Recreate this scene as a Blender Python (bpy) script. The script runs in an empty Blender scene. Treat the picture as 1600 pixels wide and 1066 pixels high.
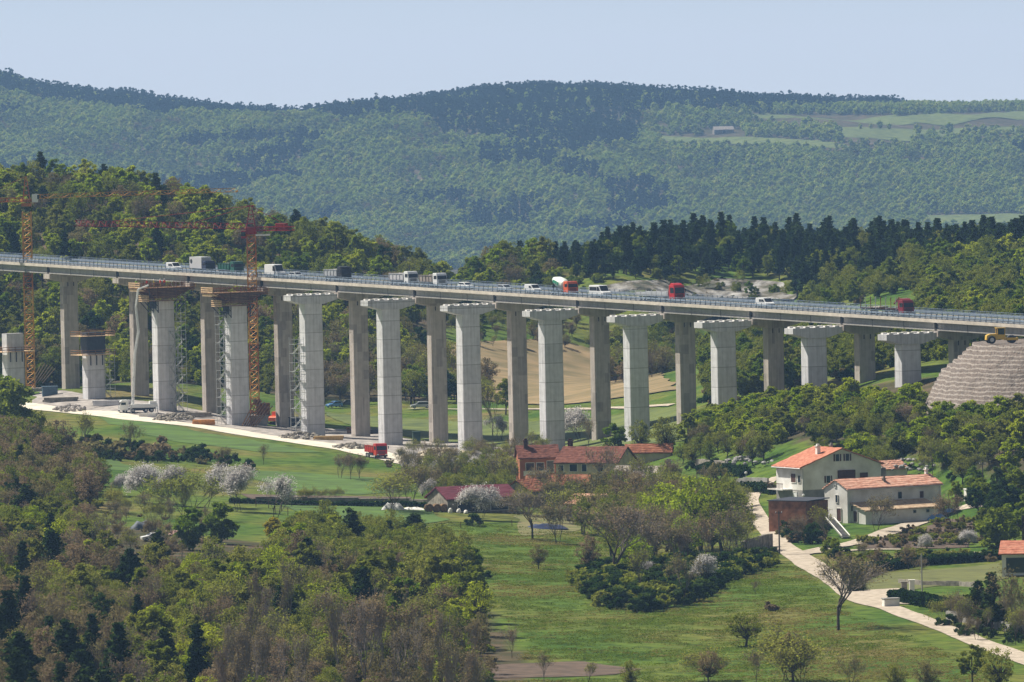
import bpy, bmesh, math, random
import numpy as np
from math import sin, cos, tan, pi, radians, atan, atan2, sqrt, hypot
from mathutils import Vector, Matrix
random.seed(7)
S = bpy.context.scene
COL = S.collection
# ------------------------------------------------------------------ camera, light, sky
F = 14400.0; ROLL = radians(1.2); PITCH = atan((533-40)/F); HC = 90.0
cam = bpy.data.cameras.new("camera"); camo = bpy.data.objects.new("camera", cam); COL.objects.link(camo)
cam.sensor_width = 36; cam.lens = 36*F/1600; cam.clip_start = 5; cam.clip_end = 30000
fwd = Vector((0, cos(PITCH), -sin(PITCH))); upv = Vector((0, sin(PITCH), cos(PITCH))); rgt = Vector((1, 0, 0))
# rolled so that verticals lean a little to the left at their tops
r_ = rgt*cos(ROLL) - upv*sin(ROLL); u_ = rgt*sin(ROLL) + upv*cos(ROLL)
M = Matrix((r_, u_, -fwd)).transposed().to_4x4(); M.translation = (0, 0, HC)
camo.matrix_world = M
S.camera = camo
SUN_EL = radians(50); SX, SY = -0.85, 0.53
_n = hypot(SX, SY); SX /= _n; SY /= _n
sd = Vector((SX*cos(SUN_EL), SY*cos(SUN_EL), sin(SUN_EL)))
sun = bpy.data.lights.new("sun", 'SUN'); suno = bpy.data.objects.new("sun", sun); COL.objects.link(suno)
sun.energy = 5.0; sun.angle = radians(0.5); sun.color = (1.0, 0.93, 0.80)
suno.rotation_euler = sd.to_track_quat('Z', 'Y').to_euler()
W = bpy.data.worlds.new("World"); S.world = W; W.use_nodes = True
nt = W.node_tree; nt.nodes.clear()
sk = nt.nodes.new('ShaderNodeTexSky'); sk.sky_type = 'NISHITA'; sk.sun_disc = False
sk.sun_elevation = SUN_EL; sk.sun_rotation = atan2(SX, SY); sk.air_density = 1.0; sk.dust_density = 0.6; sk.ozone_density = 1.2; sk.altitude = 200
bg = nt.nodes.new('ShaderNodeBackground'); bg.inputs[1].default_value = 0.05
out = nt.nodes.new('ShaderNodeOutputWorld')
# the sky just over the horizon is milky; look a little higher up into it
tc = nt.nodes.new('ShaderNodeTexCoord'); sep = nt.nodes.new('ShaderNodeSeparateXYZ'); cmb = nt.nodes.new('ShaderNodeCombineXYZ')
mz = nt.nodes.new('ShaderNodeMath'); mz.operation = 'MULTIPLY_ADD'; mz.inputs[1].default_value = 9.0; mz.inputs[2].default_value = 0.12
mn = nt.nodes.new('ShaderNodeMath'); mn.operation = 'MAXIMUM'
mm = nt.nodes.new('ShaderNodeMath'); mm.operation = 'MINIMUM'; 
ma = nt.nodes.new('ShaderNodeMath'); ma.operation = 'ADD'; ma.inputs[1].default_value = 0.30
L = nt.links
L.new(tc.outputs['Generated'], sep.inputs[0]); L.new(sep.outputs['X'], cmb.inputs[0]); L.new(sep.outputs['Y'], cmb.inputs[1])
L.new(sep.outputs['Z'], mz.inputs[0]); L.new(sep.outputs['Z'], ma.inputs[0])
L.new(mz.outputs[0], mm.inputs[0]); L.new(ma.outputs[0], mm.inputs[1]); L.new(mm.outputs[0], cmb.inputs[2])
L.new(cmb.outputs[0], sk.inputs[0]); 
hm = nt.nodes.new('ShaderNodeMapRange'); hm.inputs[1].default_value = 0.0; hm.inputs[2].default_value = 0.22; hm.inputs[3].default_value = 1.55; hm.inputs[4].default_value = 1.0   # milky brightening of the air low over the horizon
hsv = nt.nodes.new('ShaderNodeHueSaturation'); hsv.inputs['Saturation'].default_value = 0.32; hs = nt.nodes.new('ShaderNodeVectorMath'); hs.operation = 'SCALE'; L.new(sep.outputs['Z'], hm.inputs[0]); L.new(sk.outputs[0], hs.inputs[0]); L.new(hm.outputs[0], hs.inputs['Scale']); L.new(hs.outputs[0], hsv.inputs['Color']); 
e1 = nt.nodes.new('ShaderNodeMath'); e1.operation = 'MULTIPLY_ADD'; e1.inputs[1].default_value = -190; e1.inputs[2].default_value = -0.45; L.new(sep.outputs['Z'], e1.inputs[0])   # whitish band of thick air right at the horizon
e2 = nt.nodes.new('ShaderNodeMath'); e2.operation = 'EXPONENT'; L.new(e1.outputs[0], e2.inputs[0]); e3 = nt.nodes.new('ShaderNodeMath'); e3.operation = 'MINIMUM'; e3.inputs[1].default_value = 0.85; L.new(e2.outputs[0], e3.inputs[0])
e4 = nt.nodes.new('ShaderNodeMix'); e4.data_type = 'RGBA'; L.new(e3.outputs[0], e4.inputs[0]); L.new(hsv.outputs[0], e4.inputs[6]); e4.inputs[7].default_value = (9.6, 10.1, 11.2, 1); L.new(e4.outputs[2], bg.inputs[0]); L.new(bg.outputs[0], out.inputs[0])
S.view_settings.view_transform = 'Standard'; S.view_settings.look = 'None'; S.view_settings.gamma = 1; S.view_settings.use_curve_mapping = False
S.view_settings.exposure = 0.72
S.cycles.max_bounces = 6; S.cycles.diffuse_bounces = 2; S.cycles.transmission_bounces = 2; S.cycles.transparent_max_bounces = 6; S.cycles.volume_bounces = 0
S.cycles.use_denoising = True

# ------------------------------------------------------------------ projection helpers
def ray(px, py):
    u = (px-800)/F; v = (533-py)/F
    a = u*cos(ROLL)+v*sin(ROLL); b = -u*sin(ROLL)+v*cos(ROLL)
    X = a; Y = cos(PITCH)+b*sin(PITCH); Z = b*cos(PITCH)-sin(PITCH)
    return X/Y, Z/Y
def P(px, py, Y):
    a, b = ray(px, py); return (a*Y, Y, HC+b*Y)
def proj(X, Y, Z):
    dz = Z-HC
    f = Y*cos(PITCH)-dz*sin(PITCH); b = (Y*sin(PITCH)+dz*cos(PITCH))/f; a = X/f
    u = a*cos(ROLL)-b*sin(ROLL); v = a*sin(ROLL)+b*cos(ROLL)
    return 800+u*F, 533-v*F
def hsh(ix, iy, s):
    n = (ix.astype(np.int64)*374761393+iy.astype(np.int64)*668265263+s*974634777) & 0xffffffff
    n = ((n ^ (n >> 13))*1274126177) & 0xffffffff
    return ((n ^ (n >> 16)) & 0xffff)/65535.0
def vnoise(x, y, s=0):
    x = np.asarray(x, float); y = np.asarray(y, float)
    ix = np.floor(x); iy = np.floor(y); fx = x-ix; fy = y-iy; fx = fx*fx*(3-2*fx); fy = fy*fy*(3-2*fy)
    return (hsh(ix, iy, s)*(1-fx)+hsh(ix+1, iy, s)*fx)*(1-fy)+(hsh(ix, iy+1, s)*(1-fx)+hsh(ix+1, iy+1, s)*fx)*fy
def fbm(x, y, s=0, o=4):
    t = 0; a = 0.5
    for k in range(o):
        t = t+a*vnoise(np.asarray(x)*2**k, np.asarray(y)*2**k, s+k*17); a *= 0.5
    return t/(1-0.5**o)
def sstep(a, b, x):
    t = np.clip((np.asarray(x, float)-a)/(b-a), 0, 1); return t*t*(3-2*t)

# ------------------------------------------------------------------ terrain
CP = [(0,1066,1270),(400,1066,1265),(800,1066,1263),(1200,1066,1255),(1600,1066,1240),
 (0,900,1480),(400,900,1490),(800,920,1473),(1200,920,1468),(1600,920,1440),
 (0,700,1890),(300,800,1700),(800,780,1751),(1050,790,1735),(1300,795,1695),(1590,810,1640),
 (50,625,2110),(140,638,2078),(255,650,2050),(370,670,2022),(490,685,1995),(610,698,1967),(732,712,1935),(859,712,1905),
 (989,700,1862),(1126,668,1835),(1268,646,1798),(1427,630,1762),(1250,718,1735),(1500,705,1695),(1600,640,1725),
 (95,610,2118),(215,622,2090),(520,640,2135),(655,639,2130),(900,602,2230),(980,545,2380),(1100,540,2400),(700,500,2500),
 (0,590,2200),(150,595,2190),(0,420,2360),(200,430,2350),(350,470,2330),(500,500,2330),
 (0,308,2500),(100,304,2500),(200,316,2490),(300,346,2480),(400,376,2470),(500,398,2470),(620,422,2480),(750,436,2500),
 (850,425,2500),(930,412,2550),(1050,396,2600),(1200,393,2600),(1400,398,2600),(1600,402,2600),
 (1000,468,2400),(1300,470,2350),(1590,475,2200),(1200,540,2180),(1450,520,2100),
 (1400,806,1660),(1470,800,1664),(1470,778,1688),(1380,765,1700),(1330,812,1652),
 (0,325,2620),(200,335,2620),(400,395,2600)]
_c = np.array([P(*c) for c in CP])
ext = []
for xx in (-160, -80, 0, 80, 160):
    ext += [(xx, 1000, 1), (xx*1.2, 2850, 4), (xx*1.3, 3100, -6), (xx*1.4, 3500, -18), (xx*1.6, 4000, -30)]
_c = np.vstack([_c, np.array(ext, float)])
KX, KY = 1.0, 0.30
def _tps(d2): return 0.5*d2*np.log(d2+1e-9)
_q = np.stack([_c[:, 0]*KX, _c[:, 1]*KY], 1)/100.
_n = len(_q); _A = np.zeros((_n+3, _n+3))
_d = ((_q[:, None]-_q[None])**2).sum(-1); _A[:_n, :_n] = _tps(_d)+np.eye(_n)*0.004
_A[:_n, _n] = 1; _A[:_n, _n+1:] = _q; _A[_n, :_n] = 1; _A[_n+1:, :_n] = _q.T
_w = np.linalg.solve(_A, np.concatenate([_c[:, 2], [0, 0, 0]]))
SKY_PX = np.array([-400,-200,0,50,100,150,200,250,300,350,400,450,500,550,600,650,700,750,800,850,900,950,1000,1050,1100,1150,1200,1250,1300,1350,1400,1450,1500,1550,1600,1800,2000], float)
SKY_PY = np.array([100,105,113,128,138,143,146,155,162,167,171,173,171,167,163,158,150,142,136,134,136,136,140,143,147,150,153,155,157,157,157,158,159,159,157,155,150], float)
def crest_z(X, Yc):
    a = X/Yc*F+800
    y = np.interp(a, SKY_PX, SKY_PY)+14
    return HC-((y-533)*1.0+(a-800)*0.021+493)*Yc/F
YB, YC = 8000.0, 10200.0
def terr(X, Y):
    X = np.asarray(X, float); Y = np.asarray(Y, float); sh = np.broadcast(X, Y).shape
    X = np.broadcast_to(X, sh).ravel(); Y = np.broadcast_to(Y, sh).ravel()
    lim = np.maximum(Y*0.0635, 60); Xc = np.clip(X, -lim, lim); Yk = np.clip(Y, 1000, 4000)
    z = np.zeros(len(X))
    for i in range(0, len(X), 20000):
        q = np.stack([Xc[i:i+20000]*KX, Yk[i:i+20000]*KY], 1)/100.
        d = ((q[:, None]-_q[None])**2).sum(-1)
        z[i:i+20000] = _tps(d)@_w[:_n]+_w[_n]+q@_w[_n+1:]
    # rise toward the viewpoint hill
    near = np.clip(1-Y/1000., 0, 1)**3; z = z*(1-near)+near*86
    m = sstep(3600, 7600, Y)
    t = np.clip((Y-YB)/(YC-YB), -0.2, 1.9)
    cz = crest_z(Xc, YC)
    prof = np.where(t < 1, np.sin(np.clip(t, 0, 1)*pi/2)**1.05, 1-(t-1)**2*1.6)
    folds = (fbm(X/300.+Y/800., Y/950., 5, 4)-0.5)*70+(fbm(X/110., Y/300., 9, 3)-0.5)*20
    mz = -118+(cz+118)*prof+folds*np.sin(np.clip(t, 0, 1)*pi)
    mz = np.where(t > 1.05, np.maximum(mz, -160), mz)
    z = z*(1-m)+mz*m
    z = z+(fbm(X/22., Y/40., 3, 3)-0.5)*0.9*sstep(2700, 2500, Y)+(fbm(X/14., Y/25., 31, 3)-0.5)*3*sstep(2350, 2450, Y)*sstep(3000, 2600, Y)
    return z.reshape(sh)
def tz(x, y): return float(terr(np.array([x]), np.array([y]))[0])
def hit(px, py, y0=1000., y1=10800.):
    """first ground point along the line of sight"""
    a, b = ray(px, py)
    Y = np.arange(y0, y1, 6.0); d = HC+b*Y-terr(a*Y, Y)
    k = np.argmax(d < 0)
    if d[k] >= 0: k = len(Y)-1
    lo, hi = Y[max(k-1, 0)], Y[k]
    for _ in range(12):
        m = (lo+hi)/2
        if HC+b*m-tz(a*m, m) < 0: hi = m
        else: lo = m
    return (a*hi, hi, tz(a*hi, hi))
def inpoly(px, py, poly):
    px = np.asarray(px); py = np.asarray(py); r = np.zeros(px.shape, bool); n = len(poly)
    for i in range(n):
        x1, y1 = poly[i]; x2, y2 = poly[(i+1) % n]
        if y1 == y2: continue
        c = ((y1 > py) != (y2 > py)) & (px < (x2-x1)*(py-y1)/(y2-y1)+x1); r ^= c
    return r

# ------------------------------------------------------------------ materials
MATS = {}
def newmat(name):
    m = bpy.data.materials.new(name); m.use_nodes = True; m.node_tree.nodes.clear(); return m, m.node_tree.nodes, m.node_tree.links
def mat(name, col, rough=0.7, var=0.12, scale=2.0, metal=0.0, spec=0.3, bump=0.0, col2=None, coat=0):
    if name in MATS: return MATS[name]
    m, N, K = newmat(name)
    b = N.new('ShaderNodeBsdfPrincipled'); o = N.new('ShaderNodeOutputMaterial'); K.new(b.outputs[0], o.inputs[0])
    b.inputs['Roughness'].default_value = rough; b.inputs['Metallic'].default_value = metal; b.inputs['Specular IOR Level'].default_value = spec
    b.inputs['Coat Weight'].default_value = coat
    t = N.new('ShaderNodeTexCoord'); n = N.new('ShaderNodeTexNoise'); n.inputs['Scale'].default_value = scale; n.inputs['Detail'].default_value = 5
    K.new(t.outputs['Object'], n.inputs['Vector'])
    r = N.new('ShaderNodeValToRGB'); e = r.color_ramp.elements
    c2 = col2 or tuple(c*(1-2*var) for c in col)
    c1 = tuple(min(1, c*(1+var)) for c in col)
    e[0].position = 0.32; e[0].color = (*c2, 1); e[1].position = 0.68; e[1].color = (*c1, 1)
    K.new(n.outputs['Fac'], r.inputs[0]); K.new(r.outputs[0], b.inputs['Base Color'])
    if bump:
        bp = N.new('ShaderNodeBump'); bp.inputs['Strength'].default_value = bump; bp.inputs['Distance'].default_value = 0.1
        K.new(n.outputs['Fac'], bp.inputs['Height']); K.new(bp.outputs[0], b.inputs['Normal'])
    MATS[name] = m; return m
def foliage(name, c1, c2, trans=0.35, c3=None):
    if name in MATS: return MATS[name]
    m, N, K = newmat(name)
    o = N.new('ShaderNodeOutputMaterial'); oi = N.new('ShaderNodeObjectInfo'); r = N.new('ShaderNodeValToRGB'); e = r.color_ramp.elements
    e[0].color = (*c1, 1); e[1].color = (*c2, 1); e[0].position = 0.1; e[1].position = 0.9
    if c3: x = e.new(0.5); x.color = (*c3, 1)
    K.new(oi.outputs['Random'], r.inputs[0])
    t = N.new('ShaderNodeTexCoord'); n = N.new('ShaderNodeTexNoise'); n.inputs['Scale'].default_value = 0.9; n.inputs['Detail'].default_value = 3
    K.new(t.outputs['Object'], n.inputs['Vector'])
    mr = N.new('ShaderNodeMapRange'); mr.inputs[1].default_value = 0.3; mr.inputs[2].default_value = 0.7; mr.inputs[3].default_value = 0.62; mr.inputs[4].default_value = 1.4
    K.new(n.outputs['Fac'], mr.inputs[0])
    mx = N.new('ShaderNodeVectorMath'); mx.operation = 'SCALE'; K.new(r.outputs[0], mx.inputs[0]); K.new(mr.outputs[0], mx.inputs['Scale'])
    d = N.new('ShaderNodeBsdfDiffuse'); tr = N.new('ShaderNodeBsdfTranslucent'); ms = N.new('ShaderNodeMixShader'); ms.inputs[0].default_value = trans
    K.new(mx.outputs[0], d.inputs[0]); K.new(mx.outputs[0], tr.inputs[0]); K.new(d.outputs[0], ms.inputs[1]); K.new(tr.outputs[0], ms.inputs[2]); K.new(ms.outputs[0], o.inputs[0])
    MATS[name] = m; return m

# ------------------------------------------------------------------ mesh helpers
class MB:
    def __init__(s): s.v = []; s.f = []
    def add(s, vs, fs):
        o = len(s.v); s.v += [tuple(v) for v in vs]; s.f += [tuple(i+o for i in f) for f in fs]; return s
    def box(s, c, d, rz=0.0, ry=0.0):
        x, y, z = [q/2 for q in d]; vs = []
        for i in (-1, 1):
            for j in (-1, 1):
                for k in (-1, 1):
                    a, b, e = i*x, j*y, k*z
                    a, e = a*cos(ry)+e*sin(ry), -a*sin(ry)+e*cos(ry)
                    vs.append((c[0]+a*cos(rz)-b*sin(rz), c[1]+a*sin(rz)+b*cos(rz), c[2]+e))
        return s.add(vs, [(0,1,3,2),(4,6,7,5),(0,4,5,1),(2,3,7,6),(0,2,6,4),(1,5,7,3)])
    def bb(s, x0, x1, y0, y1, z0, z1): return s.box(((x0+x1)/2, (y0+y1)/2, (z0+z1)/2), (x1-x0, y1-y0, z1-z0))
    def tube(s, p, q, r0, r1=None, n=6, caps=True):
        p = Vector(p); q = Vector(q); r1 = r0 if r1 is None else r1; d = q-p
        if d.length < 1e-6: return s
        d.normalize(); a = d.orthogonal().normalized(); b = d.cross(a)
        vs = [p+(a*cos(2*pi*i/n)+b*sin(2*pi*i/n))*r0 for i in range(n)]+[q+(a*cos(2*pi*i/n)+b*sin(2*pi*i/n))*r1 for i in range(n)]
        fs = [(i, (i+1) % n, n+(i+1) % n, n+i) for i in range(n)]
        if caps: fs += [tuple(range(n-1, -1, -1)), tuple(range(n, 2*n))]
        return s.add(vs, fs)
    def prism(s, prof, w, axis='y', c=0.0):
        """profile in xz extruded along y (axis 'y') or profile in yz along x (axis 'x')"""
        n = len(prof)
        if axis == 'y': vs = [(a, c-w/2, b) for a, b in prof]+[(a, c+w/2, b) for a, b in prof]
        else: vs = [(c-w/2, a, b) for a, b in prof]+[(c+w/2, a, b) for a, b in prof]
        fs = [(i, (i+1) % n, n+(i+1) % n, n+i) for i in range(n)]+[tuple(range(n-1, -1, -1)), tuple(range(n, 2*n))]
        return s.add(vs, fs)
    def lathe(s, prof, n=12, axis='z', c=(0, 0, 0)):
        m = len(prof); vs = []
        for k in range(n):
            a = 2*pi*k/n
            for r, h in prof:
                if axis == 'z': vs.append((c[0]+r*cos(a), c[1]+r*sin(a), c[2]+h))
                elif axis == 'y': vs.append((c[0]+r*cos(a), c[1]+h, c[2]+r*sin(a)))
                else: vs.append((c[0]+h, c[1]+r*cos(a), c[2]+r*sin(a)))
        fs = [(k*m+i, k*m+i+1, ((k+1) % n)*m+i+1, ((k+1) % n)*m+i) for k in range(n) for i in range(m-1)]
        return s.add(vs, fs)
    def mesh(s, name):
        me = bpy.data.meshes.new(name); me.from_pydata(s.v, [], s.f)
        b = bmesh.new(); b.from_mesh(me); bmesh.ops.recalc_face_normals(b, faces=b.faces); b.to_mesh(me); b.free(); return me
    def build(s, name, m, parent=None, bevel=0.0, label=None):
        me = s.mesh(name); me.materials.append(m)
        o = bpy.data.objects.new(name, me); COL.objects.link(o)
        if parent: o.parent = parent
        if bevel:
            bv = o.modifiers.new('bevel', 'BEVEL'); bv.width = bevel; bv.segments = 2; bv.limit_method = 'ANGLE'
        if label: o['label'] = label
        return o
def tag(o, label=None, cat=None, group=None, kind=None):
    if label: o['label'] = label
    if cat: o['category'] = cat
    if group: o['group'] = group
    if kind: o['kind'] = kind
    return o
def thing(name, label, cat, loc=(0, 0, 0), rz=0.0, group=None):
    o = bpy.data.objects.new(name, None); COL.objects.link(o); o.location = loc; o.rotation_euler = (0, 0, rz); o.empty_display_size = 0.5
    return tag(o, label, cat, group)
def dup(root, loc, rz, label=None, group=None, scale=None):
    r = root.copy(); COL.objects.link(r); r.location = loc; r.rotation_euler = (0, 0, rz)
    if label: r['label'] = label
    if group: r['group'] = group
    if scale: r.scale = scale
    for ch in root.children:
        c = ch.copy(); COL.objects.link(c); c.parent = r
        for g in ch.children:
            d = g.copy(); COL.objects.link(d); d.parent = c
    return r
def npmesh(name, V, Fq, mats, mi=None):
    """V (n,3) array, Fq (m,4) int array of quads"""
    me = bpy.data.meshes.new(name); me.vertices.add(len(V)); me.vertices.foreach_set('co', np.asarray(V, np.float32).ravel())
    k = Fq.shape[1]; me.loops.add(Fq.size); me.loops.foreach_set('vertex_index', Fq.astype(np.int32).ravel())
    me.polygons.add(len(Fq)); me.polygons.foreach_set('loop_start', np.arange(0, Fq.size, k, dtype=np.int32)); me.polygons.foreach_set('loop_total', np.full(len(Fq), k, np.int32))
    if mi is not None: me.polygons.foreach_set('material_index', mi.astype(np.int32))
    for m in mats: me.materials.append(m)
    me.update(); me.validate(); return me
def link(me, name, parent=None):
    o = bpy.data.objects.new(name, me); COL.objects.link(o)
    if parent: o.parent = parent
    return o

# ------------------------------------------------------------------ ground
gx = np.concatenate([np.linspace(-4000, -950, 10), np.arange(-900, -399, 25), np.linspace(-380, -205, 9), np.arange(-200, 201, 2.5), np.linspace(205, 380, 9), np.arange(400, 900, 25), np.linspace(950, 4000, 10)])
gy = np.concatenate([np.linspace(-600, 950, 16), np.arange(1000, 2760, 3.0), np.arange(2770, 7600, 40.0), np.arange(7620, 10900, 20.0), np.linspace(11000, 12600, 6)])
GX, GY = np.meshgrid(gx, gy); GZ = terr(GX, GY)
nx, ny = len(gx), len(gy)
ii = np.arange(nx*ny).reshape(ny, nx)
FQ = np.stack([ii[:-1, :-1], ii[:-1, 1:], ii[1:, 1:], ii[1:, :-1]], -1).reshape(-1, 4)
gm, N, K = newmat('ground')
o = N.new('ShaderNodeOutputMaterial'); b = N.new('ShaderNodeBsdfPrincipled'); b.inputs['Roughness'].default_value = 0.95; b.inputs['Specular IOR Level'].default_value = 0.1
K.new(b.outputs[0], o.inputs[0])
geo = N.new('ShaderNodeNewGeometry')
def nz(scale, det=4, vec=None, st=(1, 1, 1)):
    mp = N.new('ShaderNodeMapping'); mp.inputs['Scale'].default_value = st; K.new(geo.outputs['Position'], mp.inputs[0])
    n = N.new('ShaderNodeTexNoise'); n.inputs['Scale'].default_value = scale; n.inputs['Detail'].default_value = det; K.new(mp.outputs[0], n.inputs['Vector']); return n.outputs['Fac']
def ramp(fac, stops):
    r = N.new('ShaderNodeValToRGB'); e = r.color_ramp.elements
    while len(e) < len(stops): e.new(0.5)
    for k, (p, c) in enumerate(stops): e[k].position = p; e[k].color = (*c, 1)
    K.new(fac, r.inputs[0]); return r.outputs[0]
def mix(f, a, c):
    m = N.new('ShaderNodeMix'); m.data_type = 'RGBA'
    if isinstance(f, float): m.inputs[0].default_value = f
    else: K.new(f, m.inputs[0])
    K.new(a, m.inputs[6]); K.new(c, m.inputs[7]); return m.outputs[2]
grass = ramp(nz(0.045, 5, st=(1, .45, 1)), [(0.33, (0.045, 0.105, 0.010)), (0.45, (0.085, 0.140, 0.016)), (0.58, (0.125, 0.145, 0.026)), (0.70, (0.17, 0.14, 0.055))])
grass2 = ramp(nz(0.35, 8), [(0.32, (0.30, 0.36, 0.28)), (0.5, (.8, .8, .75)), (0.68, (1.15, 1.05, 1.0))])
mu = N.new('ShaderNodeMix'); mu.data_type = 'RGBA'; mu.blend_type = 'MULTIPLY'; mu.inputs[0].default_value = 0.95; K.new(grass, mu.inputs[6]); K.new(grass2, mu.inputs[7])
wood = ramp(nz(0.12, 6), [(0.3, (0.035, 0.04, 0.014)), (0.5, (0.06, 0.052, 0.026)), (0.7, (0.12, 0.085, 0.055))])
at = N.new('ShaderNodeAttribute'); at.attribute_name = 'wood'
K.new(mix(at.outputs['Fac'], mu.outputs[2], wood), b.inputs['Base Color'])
bp = N.new('ShaderNodeBump'); bp.inputs['Strength'].default_value = 0.5; bp.inputs['Distance'].default_value = 0.4; K.new(nz(1.2, 5), bp.inputs['Height']); K.new(bp.outputs[0], b.inputs['Normal'])
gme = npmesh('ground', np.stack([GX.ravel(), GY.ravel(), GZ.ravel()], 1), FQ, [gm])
gpx, gpy = proj(GX, GY, GZ)
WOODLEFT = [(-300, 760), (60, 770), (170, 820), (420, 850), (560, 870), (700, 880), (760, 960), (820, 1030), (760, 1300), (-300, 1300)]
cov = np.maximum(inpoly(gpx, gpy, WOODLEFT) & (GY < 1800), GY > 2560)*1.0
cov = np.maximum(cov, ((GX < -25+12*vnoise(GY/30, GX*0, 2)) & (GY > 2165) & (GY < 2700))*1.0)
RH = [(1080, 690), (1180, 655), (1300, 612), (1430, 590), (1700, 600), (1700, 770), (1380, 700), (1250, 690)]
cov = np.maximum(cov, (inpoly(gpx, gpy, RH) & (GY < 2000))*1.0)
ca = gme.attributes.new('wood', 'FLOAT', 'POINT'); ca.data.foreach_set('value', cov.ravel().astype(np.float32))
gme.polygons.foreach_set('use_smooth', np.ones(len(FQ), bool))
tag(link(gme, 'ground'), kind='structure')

def strip(name, pts, w, m, lift=0.12, kind='structure', n_across=6, step=3.0, widths=None):
    """ribbon along ground pixels -> world points"""
    w3 = [Vector(hit(*p)).xy if len(p) == 2 else Vector((p[0], p[1])) for p in pts]
    # resample by catmull
    out = []
    for i in range(len(w3)-1):
        p0 = w3[max(i-1, 0)]; p1 = w3[i]; p2 = w3[i+1]; p3 = w3[min(i+2, len(w3)-1)]
        k = max(2, int((p2-p1).length/step))
        for j in range(k):
            t = j/k; out.append(((2*p1)+(p2-p0)*t+(2*p0-5*p1+4*p2-p3)*t*t+(3*p1-p0-3*p2+p3)*t**3)*0.5)
            if widths: out[-1] = Vector((out[-1].x, out[-1].y, widths[i]*(1-t)+widths[i+1]*t))
    out.append(Vector((w3[-1].x, w3[-1].y, widths[-1])) if widths else w3[-1])
    V = []
    for i, c in enumerate(out):
        a = out[max(i-1, 0)]; b_ = out[min(i+1, len(out)-1)]; d = (Vector(b_[:2])-Vector(a[:2])).normalized(); nrm = Vector((-d.y, d.x))
        ww = c[2] if widths else w
        ww *= 1+0.12*(float(vnoise(i*0.4, 0.5, 77))-0.5)
        for k in range(n_across+1):
            q = Vector(c[:2])+nrm*ww*(k/n_across-0.5); V.append((q.x, q.y))
    V = np.array(V); Z = terr(V[:, 0], V[:, 1])+lift
    na = n_across+1; idx = np.arange(len(V)).reshape(-1, na)
    fq = np.stack([idx[:-1, :-1], idx[:-1, 1:], idx[1:, 1:], idx[1:, :-1]], -1).reshape(-1, 4)
    me = npmesh(name, np.column_stack([V, Z]), fq, [m]); me.polygons.foreach_set('use_smooth', np.ones(len(fq), bool))
    return tag(link(me, name), kind=kind)
def field(name, poly, m, lift=0.08, dy=3.0, nxs=24):
    """sheet on the ground inside a polygon of pixel corners"""
    w = [hit(*p)[:2] for p in poly]; ys = [p[1] for p in w]; V = []; rows = 0
    y0, y1 = min(ys)+0.3, max(ys)-0.3
    n = max(3, int((y1-y0)/dy)); n_ = 0
    for k in range(n+1):
        y = y0+(y1-y0)*k/n; xs = []
        for i in range(len(w)):
            (ax, ay), (bx, by) = w[i], w[(i+1) % len(w)]
            if (ay > y) != (by > y): xs.append(ax+(bx-ax)*(y-ay)/(by-ay))
        if len(xs) < 2: continue
        a, b_ = min(xs), max(xs); n_ += 1
        a += (float(vnoise(y/9., 1, 4))-.5)*2.2; b_ += (float(vnoise(y/9., 9, 6))-.5)*2.2
        V += [(a+(b_-a)*j/nxs, y) for j in range(nxs+1)]
    V = np.array(V); Z = terr(V[:, 0], V[:, 1])+lift; idx = np.arange(len(V)).reshape(n_, nxs+1)
    fq = np.stack([idx[:-1, :-1], idx[:-1, 1:], idx[1:, 1:], idx[1:, :-1]], -1).reshape(-1, 4)
    me = npmesh(name, np.column_stack([V, Z]), fq, [m]); me.polygons.foreach_set('use_smooth', np.ones(len(fq), bool))
    return tag(link(me, name), kind='structure')
m_track = mat('white_gravel', (0.62, 0.57, 0.48), 0.9, 0.12, 0.4)
m_road = mat('village_road', (0.42, 0.36, 0.295), 0.9, 0.15, 0.9, col2=(0.28, 0.235, 0.18), bump=.4)
m_yard = mat('grey_rubble', (0.33, 0.30, 0.28), 0.95, 0.25, 0.5)
m_crop = mat('young_crop', (0.062, 0.122, 0.012), 0.9, 0.2, 0.15)
m_green = mat('meadow_green', (0.095, 0.118, 0.02), 0.9, 0.3, 0.12, col2=(.05, .075, .015))
m_tan = mat('dry_grass', (0.22, 0.155, 0.08), 0.95, 0.22, 0.12, col2=(0.12, 0.10, 0.04))
m_soil = mat('ploughed_soil', (0.10, 0.068, 0.048), 0.95, 0.2, 0.4)
field('construction_yard', [(60, 612), (180, 625), (330, 645), (450, 672), (560, 672), (640, 686), (860, 700), (900, 716), (770, 722), (640, 728), (520, 698), (300, 668), (50, 638)], m_yard, 0.06)
strip('site_track', [(-60, 622), (50, 636), (150, 646), (250, 659), (350, 672), (450, 688), (540, 700), (610, 716), (680, 732)], 8.0, m_track, widths=[6, 7, 7.5, 7.5, 8, 8, 10, 9, 7])
field('crop_field', [(150, 650), (300, 672), (420, 692), (500, 708), (400, 706), (270, 690), (190, 668)], m_crop)
field('crop_field', [(60, 706), (190, 720), (215, 738), (110, 730)], m_crop)
field('crop_field', [(380, 735), (470, 738), (600, 748), (650, 768), (560, 774), (430, 766)], m_crop)
field('crop_field', [(440, 789), (560, 792), (670, 797), (700, 812), (600, 828), (500, 815)], m_crop, 0.10)
field('brown_strip', [(380, 772), (640, 776), (640, 786), (400, 786)], m_soil)
field('hill_field', [(640, 540), (860, 528), (1000, 560), (1060, 610), (900, 632), (700, 620)], m_tan, 0.3)
field('pasture', [(500, 642), (1060, 634), (1080, 690), (900, 702), (560, 672)], m_green, 0.15)
field('ploughed_field', [(690, 1040), (900, 1034), (1010, 1046), (960, 1056), (720, 1062)], m_soil)
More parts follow.
